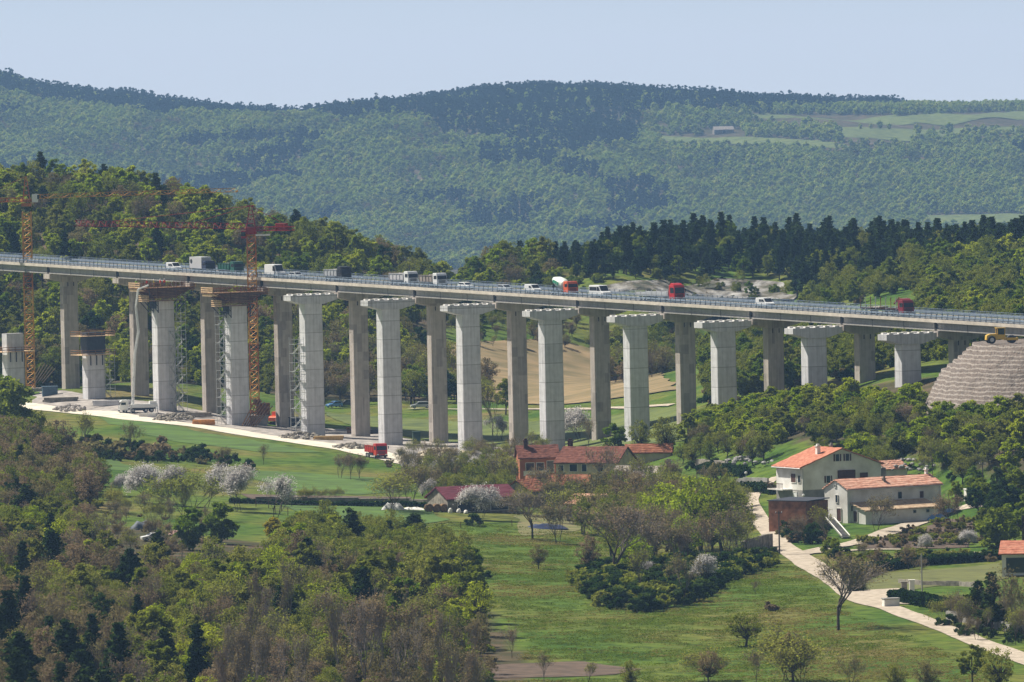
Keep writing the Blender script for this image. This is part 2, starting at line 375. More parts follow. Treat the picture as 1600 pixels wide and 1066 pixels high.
field('garden_lawn', [(1375, 898), (1560, 880), (1570, 905), (1400, 925), (1345, 922)], mat('lawn', (0.11, 0.12, 0.03), 0.9, 0.15, 0.3))
field('bank', [(1335, 850), (1480, 812), (1520, 815), (1520, 856), (1345, 858)], m_soil, 0.1)
strip('village_road', [(1800, 1100), (1600, 1031), (1480, 984), (1400, 954), (1345, 936), (1300, 905), (1262, 880), (1235, 862), (1215, 845), (1185, 810), (1172, 782), (1190, 762), (1215, 745)], 4.4, m_road, widths=[4.6, 4.2, 3.8, 3.8, 4.8, 4.2, 5.0, 4.2, 3.4, 3.4, 3.2, 3.2, 3.0])
strip('side_road', [(1245, 868), (1290, 858), (1340, 848), (1400, 828), (1450, 812), (1490, 798), (1560, 785), (1680, 770)], 4.0, m_road, 0.16)
strip('garden_path', [(1262, 866), (1320, 862), (1450, 862), (1600, 864), (1700, 868)], 2.2, m_road, 0.2)
field('gravel_forecourt', [(1340, 924), (1400, 920), (1440, 930), (1420, 945), (1360, 946)], m_road, 0.14)
strip('farm_lane', [(640, 640), (720, 641), (800, 641), (900, 640), (1050, 634)], 1.8, m_road, 0.25)
field('village_yard', [(800, 806), (905, 804), (900, 832), (820, 838)], mat('yard_dust', (0.15, 0.125, 0.06), 0.95, 0.25, 0.35, col2=(0.09, 0.11, 0.025)), 0.07)

# ------------------------------------------------------------------ the bridge axis
TH = radians(60.5); H2 = Vector((cos(TH), -sin(TH), 0)); T2 = Vector((sin(TH), cos(TH), 0)); RZ = -TH
A0 = Vector((8.0-6*35*cos(TH), 1914.5+6*35*sin(TH), 0))     # axis of the new bridge at span number 0
def ax(s, t=0.0, z=0.0): v = A0+H2*(35*s)+T2*t; return Vector((v.x, v.y, z))
def z_for(v, py):           # height of a point above (x, y) that shows at picture row py
    lo, hi = -50.0, 200.0
    for _ in range(40):
        m = (lo+hi)/2
        if proj(v.x, v.y, m)[1] > py: lo = m
        else: hi = m
    return lo
_fs = [(s, z_for(ax(s, 6.0), 408.5+0.0622*proj(ax(s, 6).x, ax(s, 6).y, 35)[0])) for s in (-1, 2, 5, 8, 11)]
ZA, ZB = np.polyfit([a for a, b in _fs], [b for a, b in _fs], 1)[::-1]
print('deck', _fs)
def zd(s): return ZA+ZB*s          # top of the parapet kerb of the old deck
def zcap(s): return zd(s)-2.55

def concrete(name, base, lift, blotch):
    m, N, K = newmat(name)
    o = N.new('ShaderNodeOutputMaterial'); b = N.new('ShaderNodeBsdfPrincipled'); b.inputs['Roughness'].default_value = 0.85; b.inputs['Specular IOR Level'].default_value = 0.2
    K.new(b.outputs[0], o.inputs[0]); t = N.new('ShaderNodeTexCoord'); sp = N.new('ShaderNodeSeparateXYZ'); K.new(t.outputs['Object'], sp.inputs[0])
    def math_(op, a, c=None, clampit=False):
        n = N.new('ShaderNodeMath'); n.operation = op; n.use_clamp = clampit
        for i, q in enumerate((a, c)):
            if q is None: continue
            if isinstance(q, (int, float)): n.inputs[i].default_value = q
            else: K.new(q, n.inputs[i])
        return n.outputs[0]
    z = math_('DIVIDE', sp.outputs['Z'], 4.0); fr = math_('FRACT', z); fl = math_('FLOOR', z)
    line = math_('LESS_THAN', fr, 0.035)
    w = N.new('ShaderNodeTexWhiteNoise'); w.noise_dimensions = '1D'; oi = N.new('ShaderNodeObjectInfo'); K.new(math_('ADD', fl, math_('MULTIPLY', oi.outputs['Random'], 50)), w.inputs['W'])
    n = N.new('ShaderNodeTexNoise'); n.inputs['Scale'].default_value = 0.9; n.inputs['Detail'].default_value = 6; K.new(t.outputs['Object'], n.inputs['Vector'])
    # vertical streaks
    mp = N.new('ShaderNodeMapping'); mp.inputs['Scale'].default_value = (2.2, 2.2, 0.12); K.new(t.outputs['Object'], mp.inputs[0])
    n2 = N.new('ShaderNodeTexNoise'); n2.inputs['Scale'].default_value = 1.0; n2.inputs['Detail'].default_value = 4; K.new(mp.outputs[0], n2.inputs['Vector'])
    v = math_('ADD', math_('MULTIPLY', math_('SUBTRACT', n.outputs['Fac'], 0.5), 0.5), 1.0)
    v = math_('ADD', v, math_('MULTIPLY', math_('SUBTRACT', n2.outputs['Fac'], 0.5), 0.8))
    if lift:
        v = math_('ADD', v, math_('MULTIPLY', math_('SUBTRACT', w.outputs['Value'], 0.5), 0.16))
        v = math_('MULTIPLY', v, math_('SUBTRACT', 1.0, math_('MULTIPLY', line, 0.42)))
    v = math_('ADD', v, math_('MULTIPLY', math_('SUBTRACT', oi.outputs['Random'], 0.5), 0.16))
    if blotch:
        cb = N.new('ShaderNodeVectorMath'); cb.operation = 'MULTIPLY'; cb.inputs[1].default_value = (0.8, 0.8, 0.5); ad = N.new('ShaderNodeVectorMath'); ad.operation = 'ADD'
        K.new(t.outputs['Object'], cb.inputs[0]); K.new(cb.outputs[0], ad.inputs[0]); k = N.new('ShaderNodeCombineXYZ'); K.new(math_('MULTIPLY', oi.outputs['Random'], 90), k.inputs[2]); K.new(k.outputs[0], ad.inputs[1])
        f = N.new('ShaderNodeVectorMath'); f.operation = 'FLOOR'; K.new(ad.outputs[0], f.inputs[0])
        g = N.new('ShaderNodeTexNoise'); g.inputs['Scale'].default_value = 0.37; g.inputs['Detail'].default_value = 2; K.new(f.outputs[0], g.inputs['Vector'])
        v = math_('MULTIPLY', v, math_('SUBTRACT', 1.0, math_('MULTIPLY', math_('GREATER_THAN', g.outputs['Fac'], 0.57), 0.24)))
    sc = N.new('ShaderNodeVectorMath'); sc.operation = 'SCALE'; sc.inputs[0].default_value = base; K.new(v, sc.inputs['Scale']); K.new(sc.outputs[0], b.inputs['Base Color'])
    MATS[name] = m; return m
m_new = concrete('fresh_concrete', (0.57, 0.565, 0.585), True, False)
m_old = concrete('weathered_concrete', (0.45, 0.40, 0.36), False, True)
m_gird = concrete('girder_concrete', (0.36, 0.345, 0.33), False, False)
m_fasc = mat('kerb_concrete', (0.60, 0.54, 0.47), 0.8, 0.1, 0.7)
m_asph = mat('asphalt', (0.055, 0.056, 0.06), 0.9, 0.15, 1.0)
m_rail = mat('galvanised_blue_grey', (0.36, 0.44, 0.55), 0.45, 0.08, 1.5, metal=0.55)
m_rpost = mat('railing_post_blue', (0.07, 0.11, 0.19), 0.5, 0.1, 1)
m_joint = mat('joint_shadow_gap', (0.03, 0.03, 0.03), 0.9, 0.1, 1)
m_steel = mat('galvanised_steel', (0.55, 0.56, 0.57), 0.4, 0.1, 2, metal=0.6)
m_dark = mat('dark_steel', (0.035, 0.04, 0.055), 0.6, 0.15, 2)
m_timber = mat('formwork_timber', (0.26, 0.14, 0.065), 0.8, 0.25, 1.5)
m_timberl = mat('fresh_planks', (0.72, 0.50, 0.30), 0.8, 0.12, 1.5)
m_rust = mat('rusty_rebar', (0.17, 0.07, 0.035), 0.85, 0.2, 2)

# ---- existing viaduct: one thing
via = thing('road_viaduct', 'long concrete motorway viaduct with blue-grey guardrails, open to traffic', 'viaduct', ax(5, 12, 0), 0)
vo = Vector(via.location)
def rel(v): return v-vo
S0, S1 = -7.0, 11.95
def along(mb, s0, s1, prof, n=1):
    """extrude profile [(t, dz)] along the bridge, dz relative to zd"""
    k = len(prof); vs = []
    for i in range(n+1):
        s = s0+(s1-s0)*i/n
        vs += [rel(ax(s, t, zd(s)+dz)) for t, dz in prof]
    fs = [(i*k+j, i*k+(j+1) % k, (i+1)*k+(j+1) % k, (i+1)*k+j) for i in range(n) for j in range(k)]+[tuple(range(k-1, -1, -1)), tuple(range(n*k, (n+1)*k))]
    mb.add(vs, fs)
mb = MB(); along(mb, S0, S1, [(6.35, -.45), (17.25, -.45), (17.25, -.12), (6.35, -.12)]); mb.build('deck', m_asph, via)
mb = MB(); along(mb, S0, S1, [(6.0, -.62), (6.4, -.62), (6.4, 0), (6.0, 0)]); mb.build('kerb', m_fasc, via)
mb = MB(); along(mb, S0, S1, [(17.2, -.62), (17.6, -.62), (17.6, 0), (17.2, 0)]); mb.build('kerb', m_fasc, via)
for dt in (9.9, 13.6):
    mb = MB(); along(mb, S0, S1, [(dt, -.118), (dt+.15, -.118), (dt+.15, -.114), (dt, -.114)]); mb.build('road_marking', mat('white_line_paint', (0.75, 0.75, 0.73), 0.6, 0.05), via)
for k in range(int(S0), int(S1)+1):
    g = None
    for t in (6.45, 8.9, 11.3, 13.7, 16.1):
        mb = MB(); e = 0.011
        a, b_ = k+e, min(k+1-e, S1)
        if b_ <= a: continue
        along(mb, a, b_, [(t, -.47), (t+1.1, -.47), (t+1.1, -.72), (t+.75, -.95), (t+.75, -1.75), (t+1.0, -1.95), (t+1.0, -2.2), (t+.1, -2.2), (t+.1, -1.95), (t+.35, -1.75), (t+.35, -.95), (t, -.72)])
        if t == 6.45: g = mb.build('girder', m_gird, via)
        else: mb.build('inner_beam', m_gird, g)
    for j in range(1, 3):      # joints between the precast edge panels
        mb = MB(); s = k+j/3.; along(mb, s, s+0.0012, [(6.43, -.72), (6.5, -.72), (6.5, -2.15), (6.43, -2.15)]); 
        if k > S0: mb.build('panel_joint', m_joint, g)
    if S0 < k < S1:
        mb = MB(); along(mb, k-e, k+e, [(6.5, -.47), (17, -.47), (17, -2.1), (6.5, -2.1)]); mb.build('expansion_joint', m_joint, g)
# old piers: trapezoid cap, slim shaft
def pier_cap(mb, c, z, half, thick, endh, haunch, shaft_half):
    """cap centred on c, top at z, long along T2"""
    prof = [(-half, 0), (half, 0), (half, -endh), (shaft_half+.25, -haunch), (-shaft_half-.25, -haunch), (-half, -endh)]
    vs = []
    for sgn in (-1, 1):
        vs += [c+T2*t+H2*(sgn*thick/2)+Vector((0, 0, z+dz)) for t, dz in prof]
    k = len(prof)
    mb.add(vs, [(i, (i+1) % k, k+(i+1) % k, k+i) for i in range(k)]+[tuple(range(k-1, -1, -1)), tuple(range(k, 2*k))])
def shaft(mb, c, z0, z1, ht, hh, flare=0.0):
    ch = 0.12; vs = []
    pr = [(-ht, -hh+ch), (-ht, hh-ch), (-ht+ch, hh), (ht-ch, hh), (ht, hh-ch), (ht, -hh+ch), (ht-ch, -hh), (-ht+ch, -hh)]
    for z, f in ((z0, 1+flare), (z1, 1)):
        vs += [c+T2*(a*f)+H2*(b*f)+Vector((0, 0, z)) for a, b in pr]
    mb.add(vs, [(i, (i+1) % 8, 8+(i+1) % 8, 8+i) for i in range(8)]+[tuple(range(7, -1, -1)), tuple(range(8, 16))])
for s in (-6, -5, -4, -3, -2.2, -1, 0, 1, 2, 3, 4, 5, 6, 7, 8, 9, 10):
    c = ax(s, 11.8); zt = zd(s)-2.28; zg = tz(c.x, c.y)-2
    if zt-zg < 3: continue
    mb = MB(); shaft(mb, rel(c), zg, zt-1.9, 1.85, 1.05); p = mb.build('pier', m_old, via)
    mb = MB(); pier_cap(mb, rel(c), zt, 5.7, 3.0, 1.1, 1.9, 1.85); mb.build('cap', m_old, p)
    mb = MB()
    for sg in (-.75, .75): mb.box(tuple(rel(c)+H2*1.06+T2*sg+Vector((0, 0, zt-2.5))), (.18, .12, .9), RZ+pi/2)
    mb.build('drain_slot', m_joint, p)
# guardrails and railings
def rails(t, zs, w, hh, m, name, s0=S0, s1=S1):
    mb = MB()
    for z in zs: along(mb, s0, s1, [(t-w/2, z-hh/2), (t+w/2, z-hh/2), (t+w/2, z+hh/2), (t-w/2, z+hh/2)])
    return mb.build(name, m, via)
def posts(t, h, step, w, m, name, parent=None, tilt=0.0):
    mb = MB(); n = int((S1-S0)*35/step)
    for i in range(n):
        s = S0+i*step/35.; p = rel(ax(s, t, zd(s)))
        if abs(proj(ax(s, t).x, ax(s, t).y, zd(s))[0]-800) > 1100: continue
        mb.tube(p+Vector((0, 0, -.1)), p+T2*tilt+Vector((0, 0, h)), w, n=4)
    return mb.build(name, m, parent or via)
r1 = rails(6.2, (0.28, 0.55, .85, 1.15), .07, .07, m_rail, 'railing'); posts(6.2, 1.15, 2.0, .075, m_rpost, 'post_lattice', r1)
r2 = rails(7.2, (0.62,), .12, .34, m_rail, 'guardrail'); posts(7.25, .72, 2.0, .08, m_rpost, 'post_lattice', r2)
r3 = rails(16.4, (0.62,), .12, .34, m_rail, 'guardrail'); posts(16.4, .72, 2.0, .08, m_rpost, 'post_lattice', r3)
r4 = rails(17.4, (.28, .55, .85, 1.15), .08, .07, m_rail, 'railing'); posts(17.4, 1.15, 2.0, .08, m_rpost, 'post_lattice', r4)

# ---- new piers
def ordinal(k): return ['first', 'second', 'third', 'fourth', 'fifth', 'sixth', 'seventh', 'eighth', 'ninth', 'tenth', 'eleventh'][k]
def new_pier(s, label, top=None, cap=True, group='new free-standing bridge piers'):
    c = ax(s); z0 = tz(c.x, c.y)-1.5; t = thing('concrete_pier', label, 'bridge pier', (c.x, c.y, z0), 0, group)
    zt = zcap(s) if top is None else top
    o = Vector((0, 0, -z0)); mb = MB(); shaft(mb, o, z0, zt-(2.0 if cap else 0), 2.15, 1.4, 0.045)
    mb.build('shaft', m_new, t)
    if cap:
        mb = MB(); pier_cap(mb, o, zt, 5.75, 3.3, 1.15, 2.05, 2.15); mb.build('cap', m_new, t)
        for k in range(5):
            for sg in (-1.1, 1.1):
                mb = MB(); v = o+T2*(-4.6+2.3*k)+H2*sg+Vector((0, 0, zt+.14)); mb.box(tuple(v), (1.0, .8, .3), RZ+pi/2); mb.build('bearing_block', mat('block_white', (.72, .70, .66), .8, .08), t)
    return t
for s in range(3, 11):
    d = {3: 'new concrete pier with flat cap, beside the silver scaffold tower', 4: 'new concrete pier behind the red truck on the white track', 5: 'new concrete pier with low scrub and rubble at its foot, short of the houses', 6: 'new concrete pier rising straight behind the brown village roofs',
         7: 'new concrete pier beside the white blossoming tree', 8: 'shorter new concrete pier standing behind the village trees', 9: 'short new concrete pier sunk in green bushes', 10: 'shortest new concrete pier, next to the stepped rock embankment'}[s]
    new_pier(s, d)
new_pier(2, 'new concrete pier under timber formwork, beside the orange crane mast', cap=False, top=zcap(2)-3.4)
new_pier(1, 'new concrete pier under the formwork deck with five workers', cap=False, top=zcap(1)-3.4)
z0top = z_for(ax(0), 548); new_pier(0, 'half-height new concrete pier with ring scaffolds at its top', cap=False, top=z0top)
zm1 = z_for(ax(-1.17), 521); new_pier(-1.17, 'stub of a new concrete pier behind the yellow crane mast', cap=False, top=zm1)
def Lp(v, a, b, c): return v+T2*a+H2*b+Vector((0, 0, c))
def formwork(s, label):
    c = ax(s); zt = zcap(s)+0.3; zb = zt-3.9; t = thing('formwork_platform', label, 'formwork', (c.x, c.y, zb), 0, 'timber formwork round the unfinished pier heads'); o = Vector((0, 0, -zb))
    mb = MB()                      # flared underside of beams
    for b in np.linspace(-2.2, 2.2, 5):
        for sg in (-1, 1):
            mb.tube(Lp(o, sg*2.3, b, zb+1.3), Lp(o, sg*6.6, b, zt-.9), .16, n=4); mb.tube(Lp(o, sg*2.4, b, zb+.4), Lp(o, sg*5.2, b, zt-1.5), .12, n=4)
            mb.tube(Lp(o, sg*2.3, b, zb+.6), Lp(o, sg*2.3, b, zt-.6), .14, n=4)
    mb.build('support_beam_lattice', m_rust, t)
    mb = MB()
    for b in (-2.05, 2.05):
        for k in range(7):
            f = k/6.; mb.box(tuple(Lp(o, 0, b, zb+.9+f*2.05)), (2*(2.5+f*3.6), .12, .16), RZ+pi/2)
    mb.build('formwork_plank', m_timber, t)
    mb = MB(); v = [Lp(o, a, b, z) for b in (-1.95, 1.95) for a, z in ((-6.2, zt-.9), (6.2, zt-.9), (2.3, zb+1.0), (-2.3, zb+1.0))]
    mb.add(v, [(0, 1, 2, 3), (7, 6, 5, 4), (0, 4, 5, 1), (1, 5, 6, 2), (2, 6, 7, 3), (3, 7, 4, 0)]); mb.build('shutter_panel', mat('shutter_brown', (0.10, 0.06, 0.035), .8, .3, 1.2), t)
    mb = MB(); mb.box(tuple(Lp(o, 0, 0, zt-.82)), (14.4, 5.2, .12), RZ+pi/2); dk = mb.build('deck_plank', m_timber, t)
    for sg in (-1, 1):
        mb = MB()
        for k in range(3): mb.box(tuple(Lp(o, sg*7.1, 0, zt-.55+k*.45)), (.12, 5.4, .2), RZ+pi/2)
        for b in (-2.6, 0, 2.6): mb.box(tuple(Lp(o, sg*7.0, b, zt-.2)), (.15, .15, 1.4), RZ+pi/2)
        mb.build('end_board', m_timberl, t)
        mb = MB(); mb.box(tuple(Lp(o, sg*6.2, 0, zt-1.25)), (1.6, 4.6, .5), RZ+pi/2); mb.build('plank_stack', m_timberl if sg < 0 else m_timber, t)
    mb = MB()
    for b in (-2.6, 2.6):
        for z in (zt-.35, zt+.15): mb.box(tuple(Lp(o, 0, b, z)), (14, .05, .1), RZ+pi/2)
        for k in range(9): mb.box(tuple(Lp(o, -6.8+1.7*k, b, zt-.2)), (.07, .07, 1.2), RZ+pi/2)
    mb.build('handrail', m_rust, t)
    random.seed(int(s)*3)
    mb = MB()
    for k in range(60):
        a = random.uniform(-5.6, 5.6); b = random.uniform(-1.6, 1.6); q = Lp(o, a, b, zt-.8); mb.tube(q, q+Vector((random.uniform(-.1, .1), random.uniform(-.1, .1), random.uniform(.7, 1.9))), .03, n=3)
    for k in range(9):
        mb.tube(Lp(o, -5.6, -1.6+.4*k, zt+.1), Lp(o, 5.6, -1.6+.4*k, zt+.05), .03, n=3)
    mb.build('rebar_mesh', m_rust, t)
    # lower ring platform
    mb = MB(); mb.box(tuple(Lp(o, 0, -2.15, zb+.15)), (9.4, 1.2, .1), RZ+pi/2); mb.box(tuple(Lp(o, 0, 2.15, zb+.15)), (9.4, 1.2, .1), RZ+pi/2)
    for sg in (-1, 1): mb.box(tuple(Lp(o, sg*3.6, 0, zb+.15)), (2.2, 4.0, .1), RZ+pi/2)
    for b in (-2.7, 2.7):
        for z in (.7, 1.15): mb.box(tuple(Lp(o, 0, b, zb+z)), (9.4, .05, .12), RZ+pi/2)
    mb.build('lower_platform', m_timber, t)
    mb = MB()
    for k in range(4): mb.box(tuple(Lp(o, -4.75, 0, zb+.1+k*.4)), (.12, 4.8, .18), RZ+pi/2)
    mb.build('end_board', m_timberl, t)
    mb = MB()
    for b in (-2.4, 0, 2.4):
        for sg in (-1, 1): mb.tube(Lp(o, sg*4.6, b, zb+.05), Lp(o, sg*2.3, b, zb-2.4), .12, n=4); mb.tube(Lp(o, sg*2.4, b, zb+.1), Lp(o, sg*2.4, b, zb-2.5), .14, n=4); mb.tube(Lp(o, sg*3.5, b, zb+.05), Lp(o, sg*2.4, b, zb-1.1), .08, n=4)
    mb.box(tuple(Lp(o, -2.36, -.1, zb-.7)), (.16, 2.9, 1.8), RZ+pi/2)
    mb.build('bracket', m_dark, t)
    return t, zt-.76
fw1, zw1 = formwork(1, 'flared timber formwork deck crowded with rebar and five workers')
fw2, zw2 = formwork(2, 'flared timber formwork deck beside the orange crane mast, nobody on it')
# ring scaffold on pier 0 and the stub
def ring(s, ztop, label, lv, panel=True):
    c = ax(s); t = thing('climbing_formwork', label, 'formwork', (c.x, c.y, ztop), 0); o = Vector((0, 0, -ztop))
    for z in lv:
        mb = MB()
        for b in (-2.2, 2.2): mb.box(tuple(Lp(o, 0, b, z)), (8.6, 1.4, .12), RZ+pi/2)
        for a in (-3.4, 3.4): mb.box(tuple(Lp(o, a, 0, z)), (1.8, 3.0, .12), RZ+pi/2)
        pl = mb.build('platform', m_timberl, t)
        mb = MB()
        for b in (-2.9, 2.9):
            for q in (.5, 1.05): mb.box(tuple(Lp(o, 0, b, z+q)), (8.6, .06, .13), RZ+pi/2)
            for k in range(6): mb.box(tuple(Lp(o, -4.2+1.68*k, b, z+.5)), (.07, .07, 1.2), RZ+pi/2)
        for a in (-4.25, 4.25):
            for q in (.5, 1.05): mb.box(tuple(Lp(o, a, 0, z+q)), (.06, 5.8, .13), RZ+pi/2)
        mb.build('handrail', m_timber, pl)
    if panel:
        mb = MB(); shaft(mb, o, ztop-.5, ztop+4.2, 2.4, 1.65); mb.build('shutter_panel', m_dark, t)
        mb = MB()
        for k in range(12):
            for b in (-1.2, 1.2): q = Lp(o, -2+.36*k, b, ztop+4); mb.tube(q, q+Vector((0, 0, 1.0)), .03, n=3)
        mb.build('rebar_mesh', m_rust, t)
    for b in (-1.7, 1.7):
        for a in (-1.5, 0, 1.5): mb = MB(); mb.box(tuple(Lp(o, a, b, lv[0]-1.2)), (.18, .2, 2.4), RZ+pi/2); mb.build('bracket', m_dark, t)
ring(0, z0top, 'two ringed work platforms round the half-height pier head', [z0top-.9, z0top+3.4])
ring(-1.17, zm1, 'timber work platform round the stub pier behind the yellow crane', [zm1-4.2], False)

# ---- lattice scaffold towers
m_stair = mat('worn_steel_stair', (0.34, 0.35, 0.35), .6, .2, 2)
def scaffold(c, z0, h, w, label, seed=0, m=m_steel, d=None):
    t = thing('scaffold_tower', label, 'scaffold tower', (c.x, c.y, z0), RZ, 'stair scaffold towers at the piers'); d = d or w; mb = MB(); n = int(h/2)
    for i in (-1, 1):
        for j in (-1, 1): mb.tube((i*d/2, j*w/2, 0), (i*d/2, j*w/2, h), .05, n=4)
    for k in range(n+1):
        z = k*2.
        for i in (-1, 1):
            mb.tube((i*d/2, -w/2, z), (i*d/2, w/2, z), .04, n=4); mb.tube((-d/2, i*w/2, z), (d/2, i*w/2, z), .04, n=4)
            mb.tube((i*d/2, -w/2, z+1), (i*d/2, w/2, z+1), .03, n=4)
    mb.build('frame', m, t); mb = MB(); mb2 = MB()
    for k in range(n):
        z = k*2.; sg = 1 if k % 2 else -1
        mb.box((0, 0, z+1), (d*.5, hypot(w*.85, 2), .08), 0, 0) if False else None
        a = Vector((d*.2*sg, -w*.42*sg, z+.1)); b = Vector((d*.2*sg, w*.42*sg, z+2.05))
        for o in (-.28, .28): mb.tube(a+Vector((o, 0, 0)), b+Vector((o, 0, 0)), .06, n=4)
        for q in range(5): p = a.lerp(b, (q+.5)/5); mb.box(tuple(p), (.55, .2, .04))
        mb2.box((0, w*.42*sg, z+2.05), (d*.9, .5, .06))
    mb.build('stair', m_stair, t); mb2.build('landing_plank', m_stair, t)
    return t
def at_ground(v): return tz(v.x, v.y)
v = ax(0, 3.6, 0); scaffold(v, at_ground(v), z0top-at_ground(v)+1, 2.4, 'grey stair scaffold tower against the half-height pier')
v = ax(1, 1.2, 0)+H2*2.6; scaffold(v, at_ground(v), 19, 1.6, 'slender ladder scaffold climbing the pier below the five workers')
v = ax(1, 4.0, 0); scaffold(v, at_ground(v), zcap(1)-at_ground(v)+1.0, 2.2, 'full-height scaffold behind the pier with the five workers')
v = ax(2, -3.4, 0)-H2*.5; scaffold(v, at_ground(v), zcap(2)-at_ground(v)-4.5, 2.0, 'scaffold tower against the pier beside the orange crane')
v = ax(3, -3.6, 0)-H2*.2; scaffold(v, at_ground(v), 21.5, 2.3, 'bright silver stair scaffold tower between an old and a new pier')

# ---- tower cranes
def lattice(mb, p, q, w, hgt=None, r=.09, rd=.05, step=2.0, tri=False):
    p = Vector(p); q = Vector(q); d = (q-p); Ln = d.length; d.normalize()
    if abs(d.z) > .8: a = Vector((1, 0, 0)); b = Vector((0, 1, 0))
    else: a = d.cross(Vector((0, 0, 1))).normalized(); b = a.cross(d).normalized()*-1
    if b.z < 0 and abs(d.z) <= .8: b = -b
    h = hgt or w
    if tri: ch = [a*w/2, -a*w/2, b*h]
    else: ch = [a*w/2+b*h/2, -a*w/2+b*h/2, -a*w/2-b*h/2, a*w/2-b*h/2]
    for c in ch: mb.tube(p+c, q+c, r, n=4)
    n = max(1, int(Ln/step)); m = len(ch)
    for k in range(n):
        A = p+d*(Ln*k/n); B = p+d*(Ln*(k+1)/n)
        for i in range(m):
            c, e = ch[i], ch[(i+1) % m]
            mb.tube(A+c, B+e, rd, n=3, caps=False) if (k+i) % 2 else mb.tube(A+e, B+c, rd, n=3, caps=False)
            mb.tube(A+c, A+e, rd, n=3, caps=False)
m_cy = mat('crane_yellow', (0.66, 0.38, 0.06), .55, .2, .8, col2=(0.42, 0.16, 0.03))
m_cr = mat('crane_red', (0.30, 0.015, 0.012), .55, .15, .6)
m_co = mat('crane_orange_rust', (0.50, 0.17, 0.03), .6, .2, .6)
m_cw = mat('crane_white_panel', (0.8, 0.8, 0.8), .5, .05)
m_glass = mat('dark_glass', (0.02, 0.025, 0.035), .12, .1, spec=.6)
def mast_h(x, y, z0, py): return z_for(Vector((x, y, 0)), py)
# crane one
x, y, z0 = hit(48, 612); zj = mast_h(x, y, z0, 316); za = mast_h(x, y, z0, 276)
c1 = thing('tower_crane', 'yellow tower crane with white cab sign, at the stub pier', 'tower crane', (x, y, z0), 0, 'tower cranes over the works')
Hj = zj-z0
for k in range(int(Hj/6)):
    mb = MB(); lattice(mb, (0, 0, 6*k), (0, 0, min(Hj, 6*k+6)), 2.0, r=.18, rd=.10, step=1.5); mb.build('mast_section', m_cy if k % 5 != 4 else m_co, c1)
mb = MB(); mb.box((0, 0, .4), (5, 5, .8)); mb.build('base_block', m_yard, c1)
mb = MB(); mb.box((0, 0, Hj-.6), (2.3, 2.3, .8)); mb.lathe([(0.01, 0), (1.3, 0), (1.3, .7), (.01, .7)], 12, c=(0, 0, Hj)); mb.build('slewing_ring', m_co, c1)
mb = MB(); top = Vector((0, 0, za-z0))
for i in (-1, 1):
    for j in (-1, 1): mb.tube((i*.8, j*.8, Hj+.5), (i*.15, j*.15, top.z), .12, n=4)
for k in range(5):
    f = k/5.; w = .8*(1-f)+.15*f; z = Hj+.5+(top.z-Hj-.5)*f; mb.box((0, 0, z), (w*2, w*2, .15))
mb.build('apex_frame', m_co, c1)
jd = Vector(P(368, 300, y+14))-Vector((x, y, z0)); jr = Vector((1.5, .3, Hj+.8))
mb = MB(); lattice(mb, jr, jd, .9, .9, r=.085, rd=.045, step=1.8, tri=True); mb.build('jib', m_cy, c1)
mb = MB(); mb.tube(jd, jd+Vector((.6, 0, .3)), .25, n=5); mb.build('jib_tip', m_cy, c1)
mb = MB(); mid = jr.lerp(jd, .62)+Vector((0, 0, 1.1)); e2 = jr.lerp(jd, .9)+Vector((0, 0, 1.1)); mb.tube(top, mid+Vector((0,0,.3)), .035, n=3); mb.tube(top, e2, .035, n=3); mb.build('pendant_line', m_dark, c1)
cj = Vector((-13, -2, Hj+.6)); mb = MB(); lattice(mb, (-1, 0, Hj+.6), cj, 1.4, .9, r=.12, rd=.07, step=1.6); mb.build('counter_jib', m_co, c1)
mb = MB(); mb.box((-9.5, -1.5, Hj+.3), (3, 1.4, 2.0)); mb.build('counterweight', m_co, c1)
mb = MB(); mb.tube(top, cj, .06, n=4); mb.build('tie_bar', m_co, c1)
mb = MB(); mb.box((2.1, -.9, Hj+.9), (1.4, 1.3, 1.9)); cb = mb.build('cab', m_cw, c1, bevel=.05); mb = MB(); mb.box((2.85, -.95, Hj+1.2), (.5, 1.35, 1.0)); mb.build('cab_window', m_glass, cb)
# crane two
x, y, z0 = hit(399, 664); Hj = mast_h(x, y, z0, 362)-z0; za = mast_h(x, y, z0, 322)-z0
c2 = thing('tower_crane', 'orange-masted tower crane with long red jib between two piers', 'tower crane', (x, y, z0), 0, 'tower cranes over the works')
for k in range(int(Hj/6)+1):
    mb = MB(); lattice(mb, (0, 0, 6*k), (0, 0, min(Hj, 6*k+6)), 1.9, r=.17, rd=.095, step=1.5); mb.build('mast_section', m_cy if k % 2 else m_co, c2)
mb = MB(); mb.box((0, 0, 1.1), (5.5, 5.5, 2.2)); mb.build('base_block', mat('block_grey', (.25, .24, .23), .9, .2, .6), c2)
mb = MB(); mb.box((1.8, 0, 3.5), (3.0, 2.4, 2.6)); mb.box((.5, -.6, 5.2), (1.6, 1.6, 1.0)); mb.build('winch_housing', m_rust, c2, bevel=.1)
mb = MB(); mb.box((0, 0, Hj+.2), (2.4, 2.2, 1.6)); mb.build('slewing_ring', m_cr, c2, bevel=.1)
mb = MB()
for i in (-1, 1):
    for j in (-1, 1): mb.tube((i*1.0, j*.9, Hj+.8), (i*.2, j*.2, za), .13, n=4)
for k in range(5):
    f = k/5.; w = 1.0*(1-f)+.2*f; z = Hj+.8+(za-Hj-.8)*f; mb.box((0, 0, z), (w*2, w*2, .15))
mb.box((0, 0, za), (1.6, .5, .3)); mb.build('apex_frame', m_cr, c2)
jd = Vector(P(117, 353, y+20))-Vector((x, y, z0)); jr = Vector((-1.0, 0, Hj+.6))
mb = MB(); lattice(mb, jr, jd, 1.2, 1.2, r=.085, rd=.05, step=1.6, tri=True); mb.build('jib', m_cr, c2)
